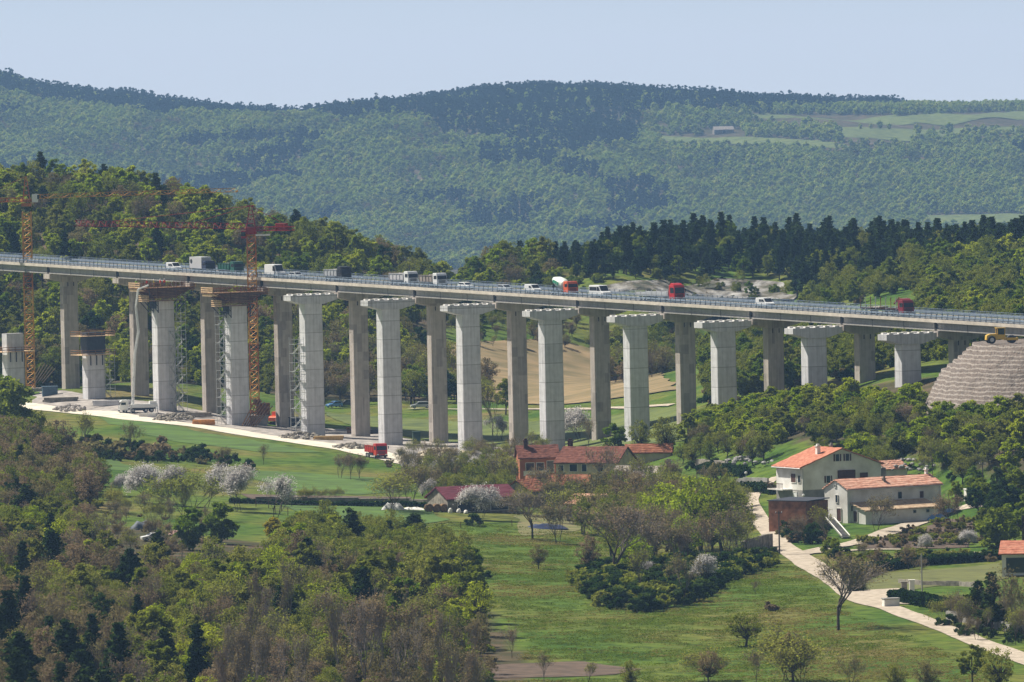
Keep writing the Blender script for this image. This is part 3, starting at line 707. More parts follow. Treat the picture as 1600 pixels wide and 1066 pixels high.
cj = Vector(P(457, 357, y-6))-Vector((x, y, z0)); mb = MB(); lattice(mb, (1, 0, Hj+.6), cj, 1.6, .8, r=.12, rd=.08, step=1.4); mb.build('counter_jib', m_cr, c2)
d_ = (cj-Vector((1, 0, Hj+.6))).normalized()
mb = MB(); mb.box(tuple(cj-d_*3+Vector((0, 0, .3))), (2.6, 1.3, 1.7), atan2(d_.y, d_.x)); mb.build('counterweight', m_cr, c2, bevel=.05)
mb = MB(); mb.box((2.6, -1.0, Hj-.8), (3.2, 1.2, .35)); mb.build('nameboard', m_cw, c2)
mb = MB(); mb.tube((0, 0, za), jr.lerp(jd, .30)+Vector((0, 0, 1.2)), .05, n=3); mb.tube((0, 0, za), jr.lerp(jd, .78)+Vector((0, 0, 1.2)), .05, n=3); mb.tube((0, 0, za), cj, .06, n=4); mb.build('pendant_line', m_cr, c2)
mb = MB(); mb.box((-1.6, -1.1, Hj-.6), (1.2, 1.2, 1.7)); cb = mb.build('cab', m_cr, c2, bevel=.05); mb = MB(); mb.box((-1.7, -1.65, Hj-.5), (1.0, .2, .9)); mb.build('cab_window', m_glass, cb)

# ---- stepped rock embankment at the abutment
C = ax(11.5, -1); zt = z_for(Vector((P(1560, 540, 1735)[0], 1735, 0)), 539)
ring_r = [(0.01, .15), (6, .1), (14.2, 0)]; r = 14.6; z = 0
while z > -22:
    ring_r.append((r, z)); z -= .8; ring_r.append((r+.12, z)); r += .12+(.85 if z > -5 else .28)
NA = 150; V = []
for k in range(NA):
    a = 2*pi*k/NA
    for j, (rr, zz) in enumerate(ring_r):
        nse = (fbm(rr*.5+5*cos(a), 6*a, 8, 3)-.5)*1.1 if rr > 7 else 0
        q = rr+float(nse); V.append((C.x+q*cos(a)*1.0, C.y+q*sin(a)*1.3, zt+zz+(float(fbm(a*9, rr, 12, 3))-.5)*.3))
V = np.array(V); m_ = len(ring_r); idx = np.arange(NA*m_).reshape(NA, m_); nx_ = np.roll(idx, -1, 0)
fq = np.stack([idx[:, :-1], nx_[:, :-1], nx_[:, 1:], idx[:, 1:]], -1).reshape(-1, 4)
em, N, K = newmat('stepped_rock'); o = N.new('ShaderNodeOutputMaterial'); b = N.new('ShaderNodeBsdfPrincipled'); b.inputs['Roughness'].default_value = .95; K.new(b.outputs[0], o.inputs[0])
geo = N.new('ShaderNodeNewGeometry')
sp = N.new('ShaderNodeSeparateXYZ'); K.new(geo.outputs['Position'], sp.inputs[0])
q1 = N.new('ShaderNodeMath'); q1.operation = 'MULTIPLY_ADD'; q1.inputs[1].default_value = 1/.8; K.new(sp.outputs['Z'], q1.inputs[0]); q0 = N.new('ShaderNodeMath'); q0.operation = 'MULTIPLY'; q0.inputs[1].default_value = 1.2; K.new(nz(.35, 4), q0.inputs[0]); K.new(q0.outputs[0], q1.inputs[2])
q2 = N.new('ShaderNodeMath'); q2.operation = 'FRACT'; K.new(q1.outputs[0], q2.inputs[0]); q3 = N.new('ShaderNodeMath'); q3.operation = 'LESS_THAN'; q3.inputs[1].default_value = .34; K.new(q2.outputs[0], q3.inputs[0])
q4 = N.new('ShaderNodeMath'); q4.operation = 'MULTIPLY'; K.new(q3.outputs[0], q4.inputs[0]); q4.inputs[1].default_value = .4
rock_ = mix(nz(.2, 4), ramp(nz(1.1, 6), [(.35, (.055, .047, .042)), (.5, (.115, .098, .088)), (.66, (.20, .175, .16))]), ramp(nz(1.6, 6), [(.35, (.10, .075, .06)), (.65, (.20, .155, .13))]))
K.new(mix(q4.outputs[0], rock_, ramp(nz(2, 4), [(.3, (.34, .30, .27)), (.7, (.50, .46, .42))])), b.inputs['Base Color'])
bp = N.new('ShaderNodeBump'); bp.inputs['Strength'].default_value = .7; bp.inputs['Distance'].default_value = .4; K.new(nz(2.5, 6), bp.inputs['Height']); K.new(bp.outputs[0], b.inputs['Normal'])
tag(link(npmesh('embankment', V, fq, [em]), 'embankment'), kind='structure')
ZEMB = zt

# ------------------------------------------------------------------ vehicles (front = +x)
def paint(name, c, r=.3): return mat(name, c, r, .03, .5, spec=.5, coat=.3)
p_white = paint('paint_white', (.80, .81, .82)); p_silver = paint('paint_silver', (.45, .48, .52)); p_red = paint('paint_red', (.50, .012, .015)); p_dred = paint('paint_dark_red', (.22, .008, .02))
p_green = paint('paint_dark_green', (.01, .10, .065)); p_black = paint('paint_black', (.015, .016, .02)); p_orange = paint('paint_orange', (.75, .11, .02)); p_grey = paint('paint_grey_box', (.55, .54, .57)); p_blue = paint('paint_blue', (.10, .28, .62)); p_dblue = paint('paint_night_blue', (.02, .03, .08)); p_yel = paint('paint_yellow', (.75, .46, .03))
m_tyre = mat('tyre_rubber', (.02, .02, .02), .9, .1, 2); m_lamp = mat('lamp_glass', (.75, .76, .74), .15, .03, spec=.6); m_tail = mat('tail_lamp_red', (.4, .01, .01), .3, .03)
m_alu = mat('bare_aluminium', (.55, .56, .58), .45, .12, .8, metal=.4)
def wheels(t, xs, half, r=.5, w=.3):
    for x in xs:
        for s in (-1, 1):
            mb = MB(); mb.lathe([(.01, -w/2), (r*.9, -w/2), (r, -w/2+.05), (r, w/2-.05), (r*.9, w/2), (.01, w/2)], 14, 'y', (x, s*(half-w/2), r)); o = mb.build('wheel', m_tyre, t)
            mb = MB(); mb.lathe([(.01, -.02), (r*.55, -.02), (r*.5, .02), (.01, .02)], 10, 'y', (x, s*(half+.01), r)); mb.build('rim', m_alu, o)
def plate(mb, p, q, w, off=.02, th=.04):
    """thin plate spanning xz points p->q, width w, set off outward (towards +x/+z)"""
    d = Vector((q[0]-p[0], 0, q[1]-p[1])).normalized(); n = Vector((-d.z, 0, d.x)); 
    if n.x < 0 and abs(n.x) > abs(n.z): n = -n
    if n.z < 0 and abs(n.z) >= abs(n.x): n = -n
    vs = []
    for o in (off, off+th):
        for pt in (p, q):
            for s in (-1, 1): vs.append((pt[0]+n.x*o, s*w/2, pt[1]+n.z*o))
    mb.add(vs, [(0, 1, 3, 2), (4, 6, 7, 5), (0, 4, 5, 1), (2, 3, 7, 6), (0, 2, 6, 4), (1, 5, 7, 3)])
def van(name, label, cat, p, loc, rz, Ln=5.9, Wd=2.0, H=2.6, bonnet=1.0, wind=.9, base=1.25, windows='cab', group=None):
    t = thing(name, label, cat, loc, rz, group); x1 = Ln/2; x0 = -Ln/2; xb = x1-bonnet; xr = xb-wind
    mb = MB(); mb.prism([(x0, .35), (x0, H-.25), (x0+.2, H), (xr, H), (xr+.12, H-.05), (xb, base+.05), (x1-.12, base-.18), (x1, base-.4), (x1, .35)], Wd); mb.build('body', p, t, bevel=.07)
    mb = MB(); plate(mb, (xr+.2, H-.15), (xb-.03, base+.12), Wd*.84); mb.build('windshield', m_glass, t)
    for s in (-1, 1):
        mb = MB()
        y = s*(Wd/2+.012)
        q = [(xr-.65, base+.12), (xr-.65, H-.3), (xr-.0, H-.3), (xb-.25, base+.12)]
        mb.prism([(a, z) for a, z in q], .03, 'y', y)
        mb.build('side_window', m_glass, t)
        if windows == 'all':
            mb = MB(); mb.prism([(x0+.25, base+.15), (x0+.25, H-.35), (xr-.8, H-.35), (xr-.8, base+.15)], .03, 'y', y); mb.build('side_window', m_glass, t)
        if windows == 'half':
            mb = MB(); mb.prism([(xr-1.5, base+.12), (xr-1.5, H-.3), (xr-.8, H-.3), (xr-.8, base+.12)], .03, 'y', y); mb.build('side_window', m_glass, t)
        mb = MB(); mb.box((x1+.01, s*(Wd/2-.3), base-.42), (.06, .36, .2)); mb.build('headlight', m_lamp, t)
        mb = MB(); mb.box((x0-.01, s*(Wd/2-.15), base), (.05, .16, .5)); mb.build('tail_lamp', m_tail, t)
    mb = MB(); mb.box((x1+.02, 0, .5), (.1, Wd*.95, .28)); mb.build('bumper', m_tyre, t, bevel=.03)
    wheels(t, (x0+1.0, x1-.95), Wd/2+.01, .34, .22)
    return t
def car(name, label, cat, p, loc, rz, Ln=4.3, Wd=1.75, H=1.48, group=None):
    t = thing(name, label, cat, loc, rz, group); x1 = Ln/2; x0 = -Ln/2
    mb = MB(); mb.prism([(x0, .3), (x0, .85), (x0+.1, .95), (x1-1.15, .95), (x1-.1, .78), (x1, .6), (x1, .3)], Wd); b = mb.build('body', p, t, bevel=.08)
    mb = MB(); mb.prism([(x0+.15, .94), (x0+.55, H-.05), (x0+.9, H), (x1-2.0, H), (x1-1.75, H-.05), (x1-1.05, .94)], Wd*.88); mb.build('cabin', p, t, bevel=.06)
    mb = MB(); plate(mb, (x1-1.78, H-.12), (x1-1.12, 1.0), Wd*.76, .03); mb.build('windshield', m_glass, t)
    mb = MB(); plate(mb, (x0+.52, H-.14), (x0+.2, 1.0), Wd*.7, -.06); mb.build('rear_window', m_glass, t)
    for s in (-1, 1):
        mb = MB(); mb.prism([(x0+.35, .98), (x0+.62, H-.14), (x1-1.9, H-.14), (x1-1.28, .98)], .03, 'y', s*(Wd*.44+.015)); mb.build('side_window', m_glass, t)
        mb = MB(); mb.box((x1+.0, s*(Wd/2-.28), .66), (.08, .36, .16)); mb.build('headlight', m_lamp, t)
    wheels(t, (x0+.8, x1-.85), Wd/2+.01, .32, .2); return t
def cab(t, p, x0, x1, H, Wd=2.5, base=.55, glass_top=None, roof=None):
    mb = MB(); mb.prism([(x0, base), (x0, H-.15), (x0+.1, H), (x1-.5, H), (x1-.12, H-.5), (x1-.02, base+1.1), (x1, base+.1), (x1-.05, base)], Wd); c = mb.build('cab', p, t, bevel=.09)
    mb = MB(); plate(mb, (x1-.17, H-.55), (x1-.02, base+1.15), Wd*.88, .03, .05); mb.build('windshield', m_glass, c)
    for s in (-1, 1):
        mb = MB(); mb.prism([(x0+.55, base+1.25), (x0+.55, H-.55), (x1-.42, H-.55), (x1-.3, base+1.25)], .04, 'y', s*(Wd/2+.015)); mb.build('side_window', m_glass, c)
        mb = MB(); mb.box((x1+.02, s*(Wd/2-.35), base+.25), (.08, .45, .2)); mb.build('headlight', m_lamp, c)
        mb = MB(); mb.box((x1-.1, s*(Wd/2+.22), base+1.7), (.12, .18, .6)); mb.build('mirror', m_dark, c)
    mb = MB()
    for k in range(4): mb.box((x1+.02, 0, base+.45+k*.15), (.05, Wd*.62, .08))
    mb.box((x1+.03, 0, base-.05), (.2, Wd*.98, .3)); mb.build('grille', m_dark, c)
    if roof:
        mb = MB(); mb.prism([(x0+.1, H), (x0+.2, H+.35), (x1-1.1, H+.3), (x1-.6, H)], Wd*.8); mb.build('roof_fairing', p, c, bevel=.05)
    return c
def chassis(t, x0, x1):
    mb = MB(); mb.box(((x0+x1)/2, 0, .85), (x1-x0, 1.0, .3)); 
    for s in (-1, 1): mb.box(((x0+x1)/2, s*1.0, .7), ((x1-x0)*.35, .4, .45))
    mb.build('chassis', m_dark, t)
def tipper(name, label, loc, rz, pc, pb, Ln=7.6, H=3.0, group=None):
    t = thing(name, label, 'tipper truck', loc, rz, group); x1 = Ln/2; x0 = -Ln/2
    chassis(t, x0+.2, x1-.4); cab(t, pc, x1-2.0, x1, H)
    a, b, z0, z1, w = x0, x1-2.25, 1.15, 2.55, 2.5
    mb = MB(); mb.bb(a, b, -w/2, w/2, z0, z0+.12); mb.bb(a, b, -w/2, -w/2+.08, z0, z1); mb.bb(a, b, w/2-.08, w/2, z0, z1); mb.bb(a, a+.08, -w/2+.08, w/2-.08, z0, z1); mb.bb(b-.08, b, -w/2+.08, w/2-.08, z0, z1+.3)
    bo = mb.build('tipper_body', pb, t); mb = MB()
    for s in (-1, 1):
        for k in range(5): mb.box((a+.1+k*(b-a-.2)/4, s*(w/2+.04), (z0+z1)/2), (.12, .1, z1-z0))
        mb.box(((a+b)/2, s*(w/2+.04), z1), (b-a, .14, .1))
    mb.build('rib', pb, bo)
    mb = MB(); mb.prism([(a+.1, z1-.5), (a+.8, z1-.15), ((a+b)/2, z1+.05), (b-.7, z1-.1), (b-.1, z1-.5), (b-.1, z0+.15), (a+.1, z0+.15)], w-.2); mb.build('gravel_load', m_yard, t)
    wheels(t, (x0+.8, x0+2.1, x1-1.2), 1.25, .5, .35); return t
def on_deck(px, t=10.4):
    lo, hi = -5., 12.
    for _ in range(40):
        m = (lo+hi)/2; v = ax(m, t, zd(m)-.1)
        if proj(v.x, v.y, v.z)[0] < px: lo = m
        else: hi = m
    v = ax(lo, t, zd(lo)-.115); return v
HR = RZ
# white vans and trucks along the deck
van('van', 'small white van with black side windows, first in the line of traffic', 'van', p_white, on_deck(272), HR, 4.5, 1.8, 1.95, .95, .8, 1.05, 'half')
t = thing('box_truck', 'box truck with pale grey cargo box and dark night-blue cab', 'truck', on_deck(317), HR); chassis(t, -3.8, 3.6); cab(t, p_dblue, 1.95, 3.9, 2.75)
mb = MB(); mb.bb(-4, 1.8, -1.27, 1.27, 1.0, 3.55); bx = mb.build('cargo_box', p_grey, t, bevel=.04)
mb = MB(); mb.bb(-4.02, 1.82, -1.29, 1.29, 3.5, 3.58); mb.build('roof_edge', p_white, bx)
mb = MB(); mb.lathe([(.01, -.02), (.5, -.02), (.5, .02), (.01, .02)], 16, 'y', (-3.1, -1.29, 2.6)); mb.build('round_logo', p_black, bx)
wheels(t, (-2.6, 2.9), 1.25, .48, .3)
tipper('tipper_truck', 'dark green tipper truck half hidden by the crane mast', on_deck(361), HR, p_green, p_green, 7.8, 2.95)
van('van', 'tall white high-roof panel van with blank sides', 'van', p_white, on_deck(430), HR, 6.3, 2.05, 2.85, .9, .85, 1.35)
car('car', 'silver car sunk low behind the guardrail after the tall white van', 'car', p_silver, on_deck(463), HR)
tipper('tipper_truck', 'black tipper truck driving alone with a pale bare body', on_deck(528), HR, p_black, m_alu, 8.2, 3.25)
tipper('tipper_truck', 'white-cabbed grey tipper truck, the leading one of a pair seen from its tail', on_deck(631), HR, p_white, p_grey, 8.6, 3.05)
tipper('tipper_truck', 'white-cabbed tipper truck with brownish body, following close to its twin', on_deck(677), HR, p_white, mat('body_beige', (.36, .31, .28), .6, .2, .5), 8.0, 3.05)
car('car', 'white car just past the two white-cabbed tipper trucks', 'car', p_white, on_deck(728), HR)
car('car', 'dark silver car between the white car and the small white van', 'car', p_silver, on_deck(789), HR)
van('van', 'small windowless white van ahead of the concrete mixer', 'van', p_white, on_deck(833), HR, 4.4, 1.8, 1.9, .95, .8, 1.05)
# mixer
t = thing('concrete_mixer', 'concrete mixer truck with orange cab and white-green drum', 'mixer truck', on_deck(881), HR); chassis(t, -4, 3.6); cab(t, p_orange, 2.0, 4.0, 2.95)
mb = MB(); prof = [(.05, -3.3), (.6, -3.25), (.75, -2.7), (1.15, -1.2), (1.2, .3), (1.0, 1.3), (.5, 2.0), (.05, 2.05)]; mb.lathe(prof, 20, 'x'); dr = mb.build('drum', mat('drum_white', (.70, .78, .72), .45, .06, .4), t); dr.location = (-.6, 0, 2.45); dr.rotation_euler = (0, radians(13), 0)
mb = MB()
for s in (-1, 1):
    mb.box((-1.2, s*1.19, .1), (1.6, .06, .6)); mb.box((.1, s*1.2, .0), (.5, .06, .7))
mb.build('green_mark', mat('mark_green', (.03, .25, .14), .5, .05), dr)
mb = MB(); mb.tube((-3.6, -.4, 1), (-3.6, -.4, 2.9), .08); mb.tube((-3.6, .4, 1), (-3.6, .4, 2.9), .08); mb.prism([(-3.7, 2.9), (-3.5, 3.4), (-3.0, 3.5), (-3.1, 3.0)], .9); mb.prism([(-3.4, 2.7), (-4.6, 1.6), (-4.6, 1.5), (-3.4, 2.5)], .5); mb.build('chute', m_dark, t)
wheels(t, (-3, -1.7, 1.2, 2.8), 1.25, .5, .35)
van('minibus', 'white minibus with a long row of dark side windows', 'minibus', p_white, on_deck(938), HR, 5.9, 2.05, 2.55, 1.0, .9, 1.3, 'all')
# red flatbed articulated truck
def wheels_semi(t): wheels(t, (-5.6, -4.3, -3.0, 4.6, 7.5), 1.25, .5, .35)
t = thing('flatbed_truck', 'bright red articulated truck pulling a long empty low-sided trailer', 'truck', on_deck(1030), HR); chassis(t, 2.5, 8.2); cab(t, p_red, 6.1, 8.4, 3.45, roof=True)
mb = MB(); mb.bb(-7.6, 5.7, -1.25, 1.25, 1.15, 1.35); mb.bb(5.6, 5.75, -1.25, 1.25, 1.3, 2.3)
for s in (-1, 1): mb.bb(-7.6, 5.6, s*1.25-.03, s*1.25+.03, 1.35, 1.9)
f = mb.build('trailer_bed', mat('trailer_grey', (.45, .47, .5), .6, .1, .6), t)
mb = MB()
for k in range(7): mb.box((-7.4+k*2.1, -1.27, 1.65), (.12, .1, .9)); mb.box((-7.4+k*2.1, 1.27, 1.65), (.12, .1, .9))
mb.build('side_post_lattice', m_alu, f); wheels_semi(t)
van('van', 'small white van driving alone between the two red trucks', 'van', p_white, on_deck(1196), HR, 4.7, 1.85, 2.0, .95, .8, 1.1, 'half')
t = thing('timber_truck', 'dark red timber truck with empty stake trailer and folded crane', 'truck', on_deck(1391), HR); chassis(t, 1.5, 6.9); cab(t, p_dred, 5.0, 7.0, 3.1, roof=True)
mb = MB(); mb.bb(-9.5, -1.0, -.5, .5, 1.0, 1.25); mb.bb(-1.0, 4.6, -.5, .5, 1.0, 1.25); f = mb.build('trailer_bed', m_dark, t)
for k in range(8):
    x = -9.2+k*1.9
    if x > 4.2: break
    mb = MB(); mb.box((x, 0, 1.35), (.2, 2.4, .2))
    for s in (-1, 1): mb.tube((x, s*1.15, 1.4), (x, s*1.25, 3.6), .08, .05, 6)
    mb.build('stake', m_alu if k % 2 else m_timber, f)
mb = MB(); mb.tube((3.2, 0, 1.2), (3.2, 0, 3.2), .2); mb.tube((3.2, 0, 3.1), (1.2, .2, 2.3), .14); mb.tube((1.2, .2, 2.3), (2.9, .3, 3.6), .11); mb.tube((2.9, .3, 3.6), (4.1, .2, 2.3), .09); mb.prism([(4.0, 2.4), (4.5, 2.0), (4.2, 1.6), (3.8, 1.7)], .5); mb.build('loader_crane', p_dred, t)
mb = MB(); mb.bb(-6.6, -2.5, -1.0, 1.0, 1.45, 1.7); mb.build('grey_beam_load', m_yard, t); wheels(t, (-8.6, -7.4, -3.2, 2.2, 3.4, 6.0), 1.25, .48, .35)

# ---- vehicles on the ground
def gpos(px, py, dz=0.0): p = hit(px, py); return (p[0], p[1], p[2]+dz)
tipper('tipper_truck', 'red lorry coming along the white site track', gpos(588, 716, .1), radians(-72), p_red, p_red, 8.0, 3.1)
t = thing('pump_truck', 'white concrete pump truck with its folding boom raised', 'pump truck', gpos(214, 645, .05), radians(188)); chassis(t, -4.5, 3.6); cab(t, p_white, 2.0, 4.0, 2.9)
mb = MB(); mb.bb(-4.6, 1.7, -1.2, 1.2, 1.1, 1.9); mb.bb(-4.4, -2.8, -1.0, 1.0, 1.9, 2.5); mb.build('platform', p_white, t, bevel=.05)
mb = MB()
for s in (-1, 1):
    mb.tube((1.2, s*1.2, .9), (1.6, s*2.6, .9), .14); mb.tube((1.6, s*2.6, 1.4), (1.6, s*2.6, 0), .1); mb.tube((-4, s*1.2, .9), (-4.4, s*2.4, .9), .14); mb.tube((-4.4, s*2.4, 1.4), (-4.4, s*2.4, 0), .1)
mb.build('outrigger', m_alu, t); wheels(t, (-3.2, -1.9, 1.0, 2.7), 1.25, .5, .35)
Hb = z_for(Vector(t.location), 452)-t.location.z
kn = [(.9, 0, 2.0), (.2, .2, Hb*.47), (-.75, .1, Hb*.66), (-.3, 0, Hb*.86), (-.9, .2, Hb*1.0), (-3.2, .2, Hb*1.03)]
for k in range(5):
    mb = MB(); a, b = Vector(kn[k]), Vector(kn[k+1]); lattice(mb, a, b, .45-.05*k, r=.10, rd=.05, step=1.6); mb.tube(a, b, .14, .12, 6); mb.tube(a+Vector((0, .4, 0)), b+Vector((0, .4, 0)), .07, .07, 6); mb.build('boom_section', m_cw, t)
mb = MB(); mb.tube(kn[5], (kn[5][0]-.3, .2, Hb*.93), .1); mb.build('delivery_hose', m_dark, t)
car('car', 'silver car parked on the lane behind the bridge piers', 'car', p_silver, gpos(657, 640, .3), radians(187), 4.6, 1.8, 1.55)
car('car', 'blue car parked under dark trees behind the bridge piers', 'car', p_blue, gpos(522, 638, .2), radians(215), 3.9)
car('car', 'dark car in the shade next to the blue one', 'car', p_black, gpos(541, 636, .2), radians(190), 4.0)
car('car', 'white car parked in a clearing of the wood', 'car', p_white, gpos(240, 846, .1), radians(195), 4.4, 1.7, 1.4)
# excavator
t = thing('excavator', 'small orange excavator between the crane base and an old pier', 'excavator', gpos(431, 664, .05), radians(60))
for s in (-1, 1): mb = MB(); mb.prism([(-1.4, .15), (-1.2, 0), (1.2, 0), (1.4, .15), (1.4, .5), (1.2, .65), (-1.2, .65), (-1.4, .5)], .45, 'y', s*.9); mb.build('track', m_tyre, t, bevel=.05)
mb = MB(); mb.prism([(-1.5, .8), (-1.5, 1.7), (-.9, 2.0), (.2, 2.0), (.2, .8)], 2.0); mb.build('body', p_orange, t, bevel=.08)
mb = MB(); mb.prism([(-.1, .8), (-.1, 2.9), (1.0, 2.9), (1.3, 1.7), (1.3, .8)], .95, 'y', .5); c = mb.build('cab', p_orange, t, bevel=.05); mb = MB(); mb.prism([(.1, 1.6), (.1, 2.75), (.95, 2.75), (1.2, 1.75)], 1.0, 'y', .5); mb.build('window', m_glass, c)
mb = MB(); mb.tube((1.0, -.4, 1.3), (2.0, -.4, 4.2), .2, .15); mb.tube((2.0, -.4, 4.2), (3.4, -.4, 3.0), .15, .1); mb.prism([(3.2, 3.0), (3.9, 2.6), (3.7, 2.0), (3.1, 2.2)], .7, 'y', -.4); mb.build('boom', p_white, t)
# roller on the embankment
ex = P(1566, 538, C.y-11); t = thing('soil_compactor', 'yellow soil compactor with a cab frame on top of the rock embankment', 'road roller', (ex[0], C.y-7, ZEMB+.1), radians(10))
mb = MB(); mb.lathe([(.01, -1.0), (.75, -1.0), (.78, -.9), (.78, .9), (.75, 1.0), (.01, 1.0)], 18, 'y', (2.0, 0, .78)); mb.build('drum', m_dark, t)
mb = MB(); mb.bb(.7, 3.0, -1.15, -1.05, .6, 1.1); mb.bb(.7, 3.0, 1.05, 1.15, .6, 1.1); mb.bb(2.9, 3.05, -1.15, 1.15, .5, 1.1); mb.bb(.6, .95, -1.15, 1.15, .6, 1.2); mb.build('drum_frame', p_yel, t, bevel=.03)
mb = MB(); mb.prism([(-3.0, .7), (-2.9, 1.6), (-2.3, 1.85), (-.9, 1.9), (-.8, .7)], 1.5); mb.build('engine_hood', p_yel, t, bevel=.08)
mb = MB(); mb.bb(-.85, .7, -.8, .8, .8, 1.7); c = mb.build('cab_body', p_yel, t, bevel=.05); mb = MB()
for i in (-.8, .6):
    for j in (-.75, .75): mb.tube((i, j, 1.7), (i, j, 2.9), .07, n=6)
mb.box((-.1, 0, 2.95), (1.8, 1.75, .14)); mb.build('canopy_frame', p_yel, c); mb = MB(); mb.bb(-.75, .55, -.7, .7, 1.72, 2.85); mb.build('window', m_glass, c)
wheels(t, (-2.0,), 1.15, .75, .5)

# ------------------------------------------------------------------ workers
def person(label, loc, rz, shirt, pants, helmet, pose=0):
    J = [(0, 0, .95), (0, .0, 1.2), (0, 0, 1.42), (0, 0, 1.52), (0.02, 0, 1.66), (0, .11, .90), (.05*(pose+1), .13, .48), (-.02, .14, .06), (.12, .15, .03), (0, -.11, .90), (-.04, -.13, .48), (-.1, -.14, .06), (.04, -.15, .03),
         (0, .2, 1.40), (.06, .26, 1.13), (.28 if pose else .12, .24, .95), (0, -.2, 1.40), (.08, -.27, 1.14), (.32 if pose == 2 else .1, -.22, 1.0), (.35 if pose else .14, .22, .87), (.38 if pose == 2 else .12, -.2, .92)]
    E_ = [(0, 1), (1, 2), (2, 3), (3, 4), (0, 5), (5, 6), (6, 7), (7, 8), (0, 9), (9, 10), (10, 11), (11, 12), (2, 13), (13, 14), (14, 15), (2, 16), (16, 17), (17, 18), (15, 19), (18, 20)]
    Rr = [.15, .16, .15, .065, .11, .10, .075, .055, .05, .10, .075, .055, .05, .07, .052, .042, .07, .052, .042, .035, .035]
    me = bpy.data.meshes.new('tmp'); me.from_pydata(J, E_, []); ob = bpy.data.objects.new('tmp', me); COL.objects.link(ob)
    md = ob.modifiers.new('s', 'SKIN'); ss = ob.modifiers.new('u', 'SUBSURF'); ss.levels = 1; ss.render_levels = 1
    for k, v in enumerate(me.skin_vertices[0].data): v.radius = (Rr[k], Rr[k]); v.use_root = (k == 0)
    dg = bpy.context.evaluated_depsgraph_get(); m2 = bpy.data.meshes.new_from_object(ob.evaluated_get(dg)); bpy.data.objects.remove(ob)
    for m in (mat('skin', (.45, .26, .18), .6, .05), pants, shirt, mat('boot_leather', (.04, .03, .025), .8, .1)): m2.materials.append(m)
    for p in m2.polygons:
        z = p.center.z; y = abs(p.center.y); p.material_index = 3 if z < .12 else 1 if (z < .98 and y < .2) else 0 if (z > 1.47 or (z < 1.02 and y >= .18)) else 2
        p.use_smooth = True
    o = bpy.data.objects.new('person', m2); COL.objects.link(o); o.location = loc; o.rotation_euler = (0, 0, rz); tag(o, label, 'person', 'workers on the formwork deck')
    mb = MB(); mb.lathe([(.17, 1.68), (.13, 1.70), (.125, 1.76), (.08, 1.82), (.005, 1.84)], 12); mb.build('hard_hat', helmet, o)
    return o
hv_g = mat('hi_vis_green', (.35, .75, .04), .7, .05); hv_o = mat('hi_vis_red', (.80, .07, .03), .7, .05); hv_y = mat('hi_vis_yellow', (.75, .60, .03), .7, .05); jean = mat('work_trousers', (.05, .06, .10), .8, .1); trg = mat('yellow_trousers', (.55, .38, .04), .8, .1); hat = mat('white_helmet', (.8, .8, .78), .4, .03)
for k, (px_, sh, pa, lab, po) in enumerate([(213, hv_g, jean, 'worker in bright green vest at the plank end of the deck', 0), (229, hv_o, jean, 'worker in red jacket standing apart, second from the plank end', 1), (240, hv_y, trg, 'worker in yellow vest in the middle of the five', 2), (250, hv_o, trg, 'worker in red jacket with yellow trousers, in front of his mate', 1), (257, hv_o, jean, 'worker in red jacket and dark trousers, last of the row', 0)]):
    tt = 0
    for q in np.linspace(-7, 7, 281):
        v = ax(1, q)+H2*(-1.5)
        if abs(proj(v.x, v.y, zw1)[0]-px_) < 0.5: tt = q
    v = ax(1, tt, zw1+.02)+H2*(-1.5); person(lab, v, radians(-70+k*35), sh, pa, hat, po)

# ------------------------------------------------------------------ houses
def tiles(name, c1, c2, c3):
    m, N, K = newmat(name); o = N.new('ShaderNodeOutputMaterial'); b = N.new('ShaderNodeBsdfPrincipled'); b.inputs['Roughness'].default_value = .9; b.inputs['Specular IOR Level'].default_value = .15; K.new(b.outputs[0], o.inputs[0])
    t = N.new('ShaderNodeTexCoord'); n = N.new('ShaderNodeTexNoise'); n.inputs['Scale'].default_value = 1.1; n.inputs['Detail'].default_value = 8; n.inputs['Roughness'].default_value = .7; K.new(t.outputs['Object'], n.inputs['Vector'])
    r = N.new('ShaderNodeValToRGB'); e = r.color_ramp.elements; e.new(.5)
    for k, (p, c) in enumerate([(.34, c1), (.5, c2), (.66, c3)]): e[k].position = p; e[k].color = (*c, 1)
    K.new(n.outputs['Fac'], r.inputs[0])
    w = N.new('ShaderNodeTexWave'); w.inputs['Scale'].default_value = 1.6; w.inputs['Distortion'].default_value = .6; w.bands_direction = 'X'; K.new(t.outputs['Object'], w.inputs['Vector'])
    w2 = N.new('ShaderNodeTexWave'); w2.inputs['Scale'].default_value = 1.0; w2.bands_direction = 'Z'; w2.inputs['Distortion'].default_value = .8; K.new(t.outputs['Object'], w2.inputs['Vector'])
    ad = N.new('ShaderNodeMath'); K.new(w.outputs['Fac'], ad.inputs[0]); K.new(w2.outputs['Fac'], ad.inputs[1])
    bp = N.new('ShaderNodeBump'); bp.inputs['Strength'].default_value = .6; bp.inputs['Distance'].default_value = .08; K.new(ad.outputs[0], bp.inputs['Height']); K.new(bp.outputs[0], b.inputs['Normal']); K.new(r.outputs[0], b.inputs['Base Color'])
    return m
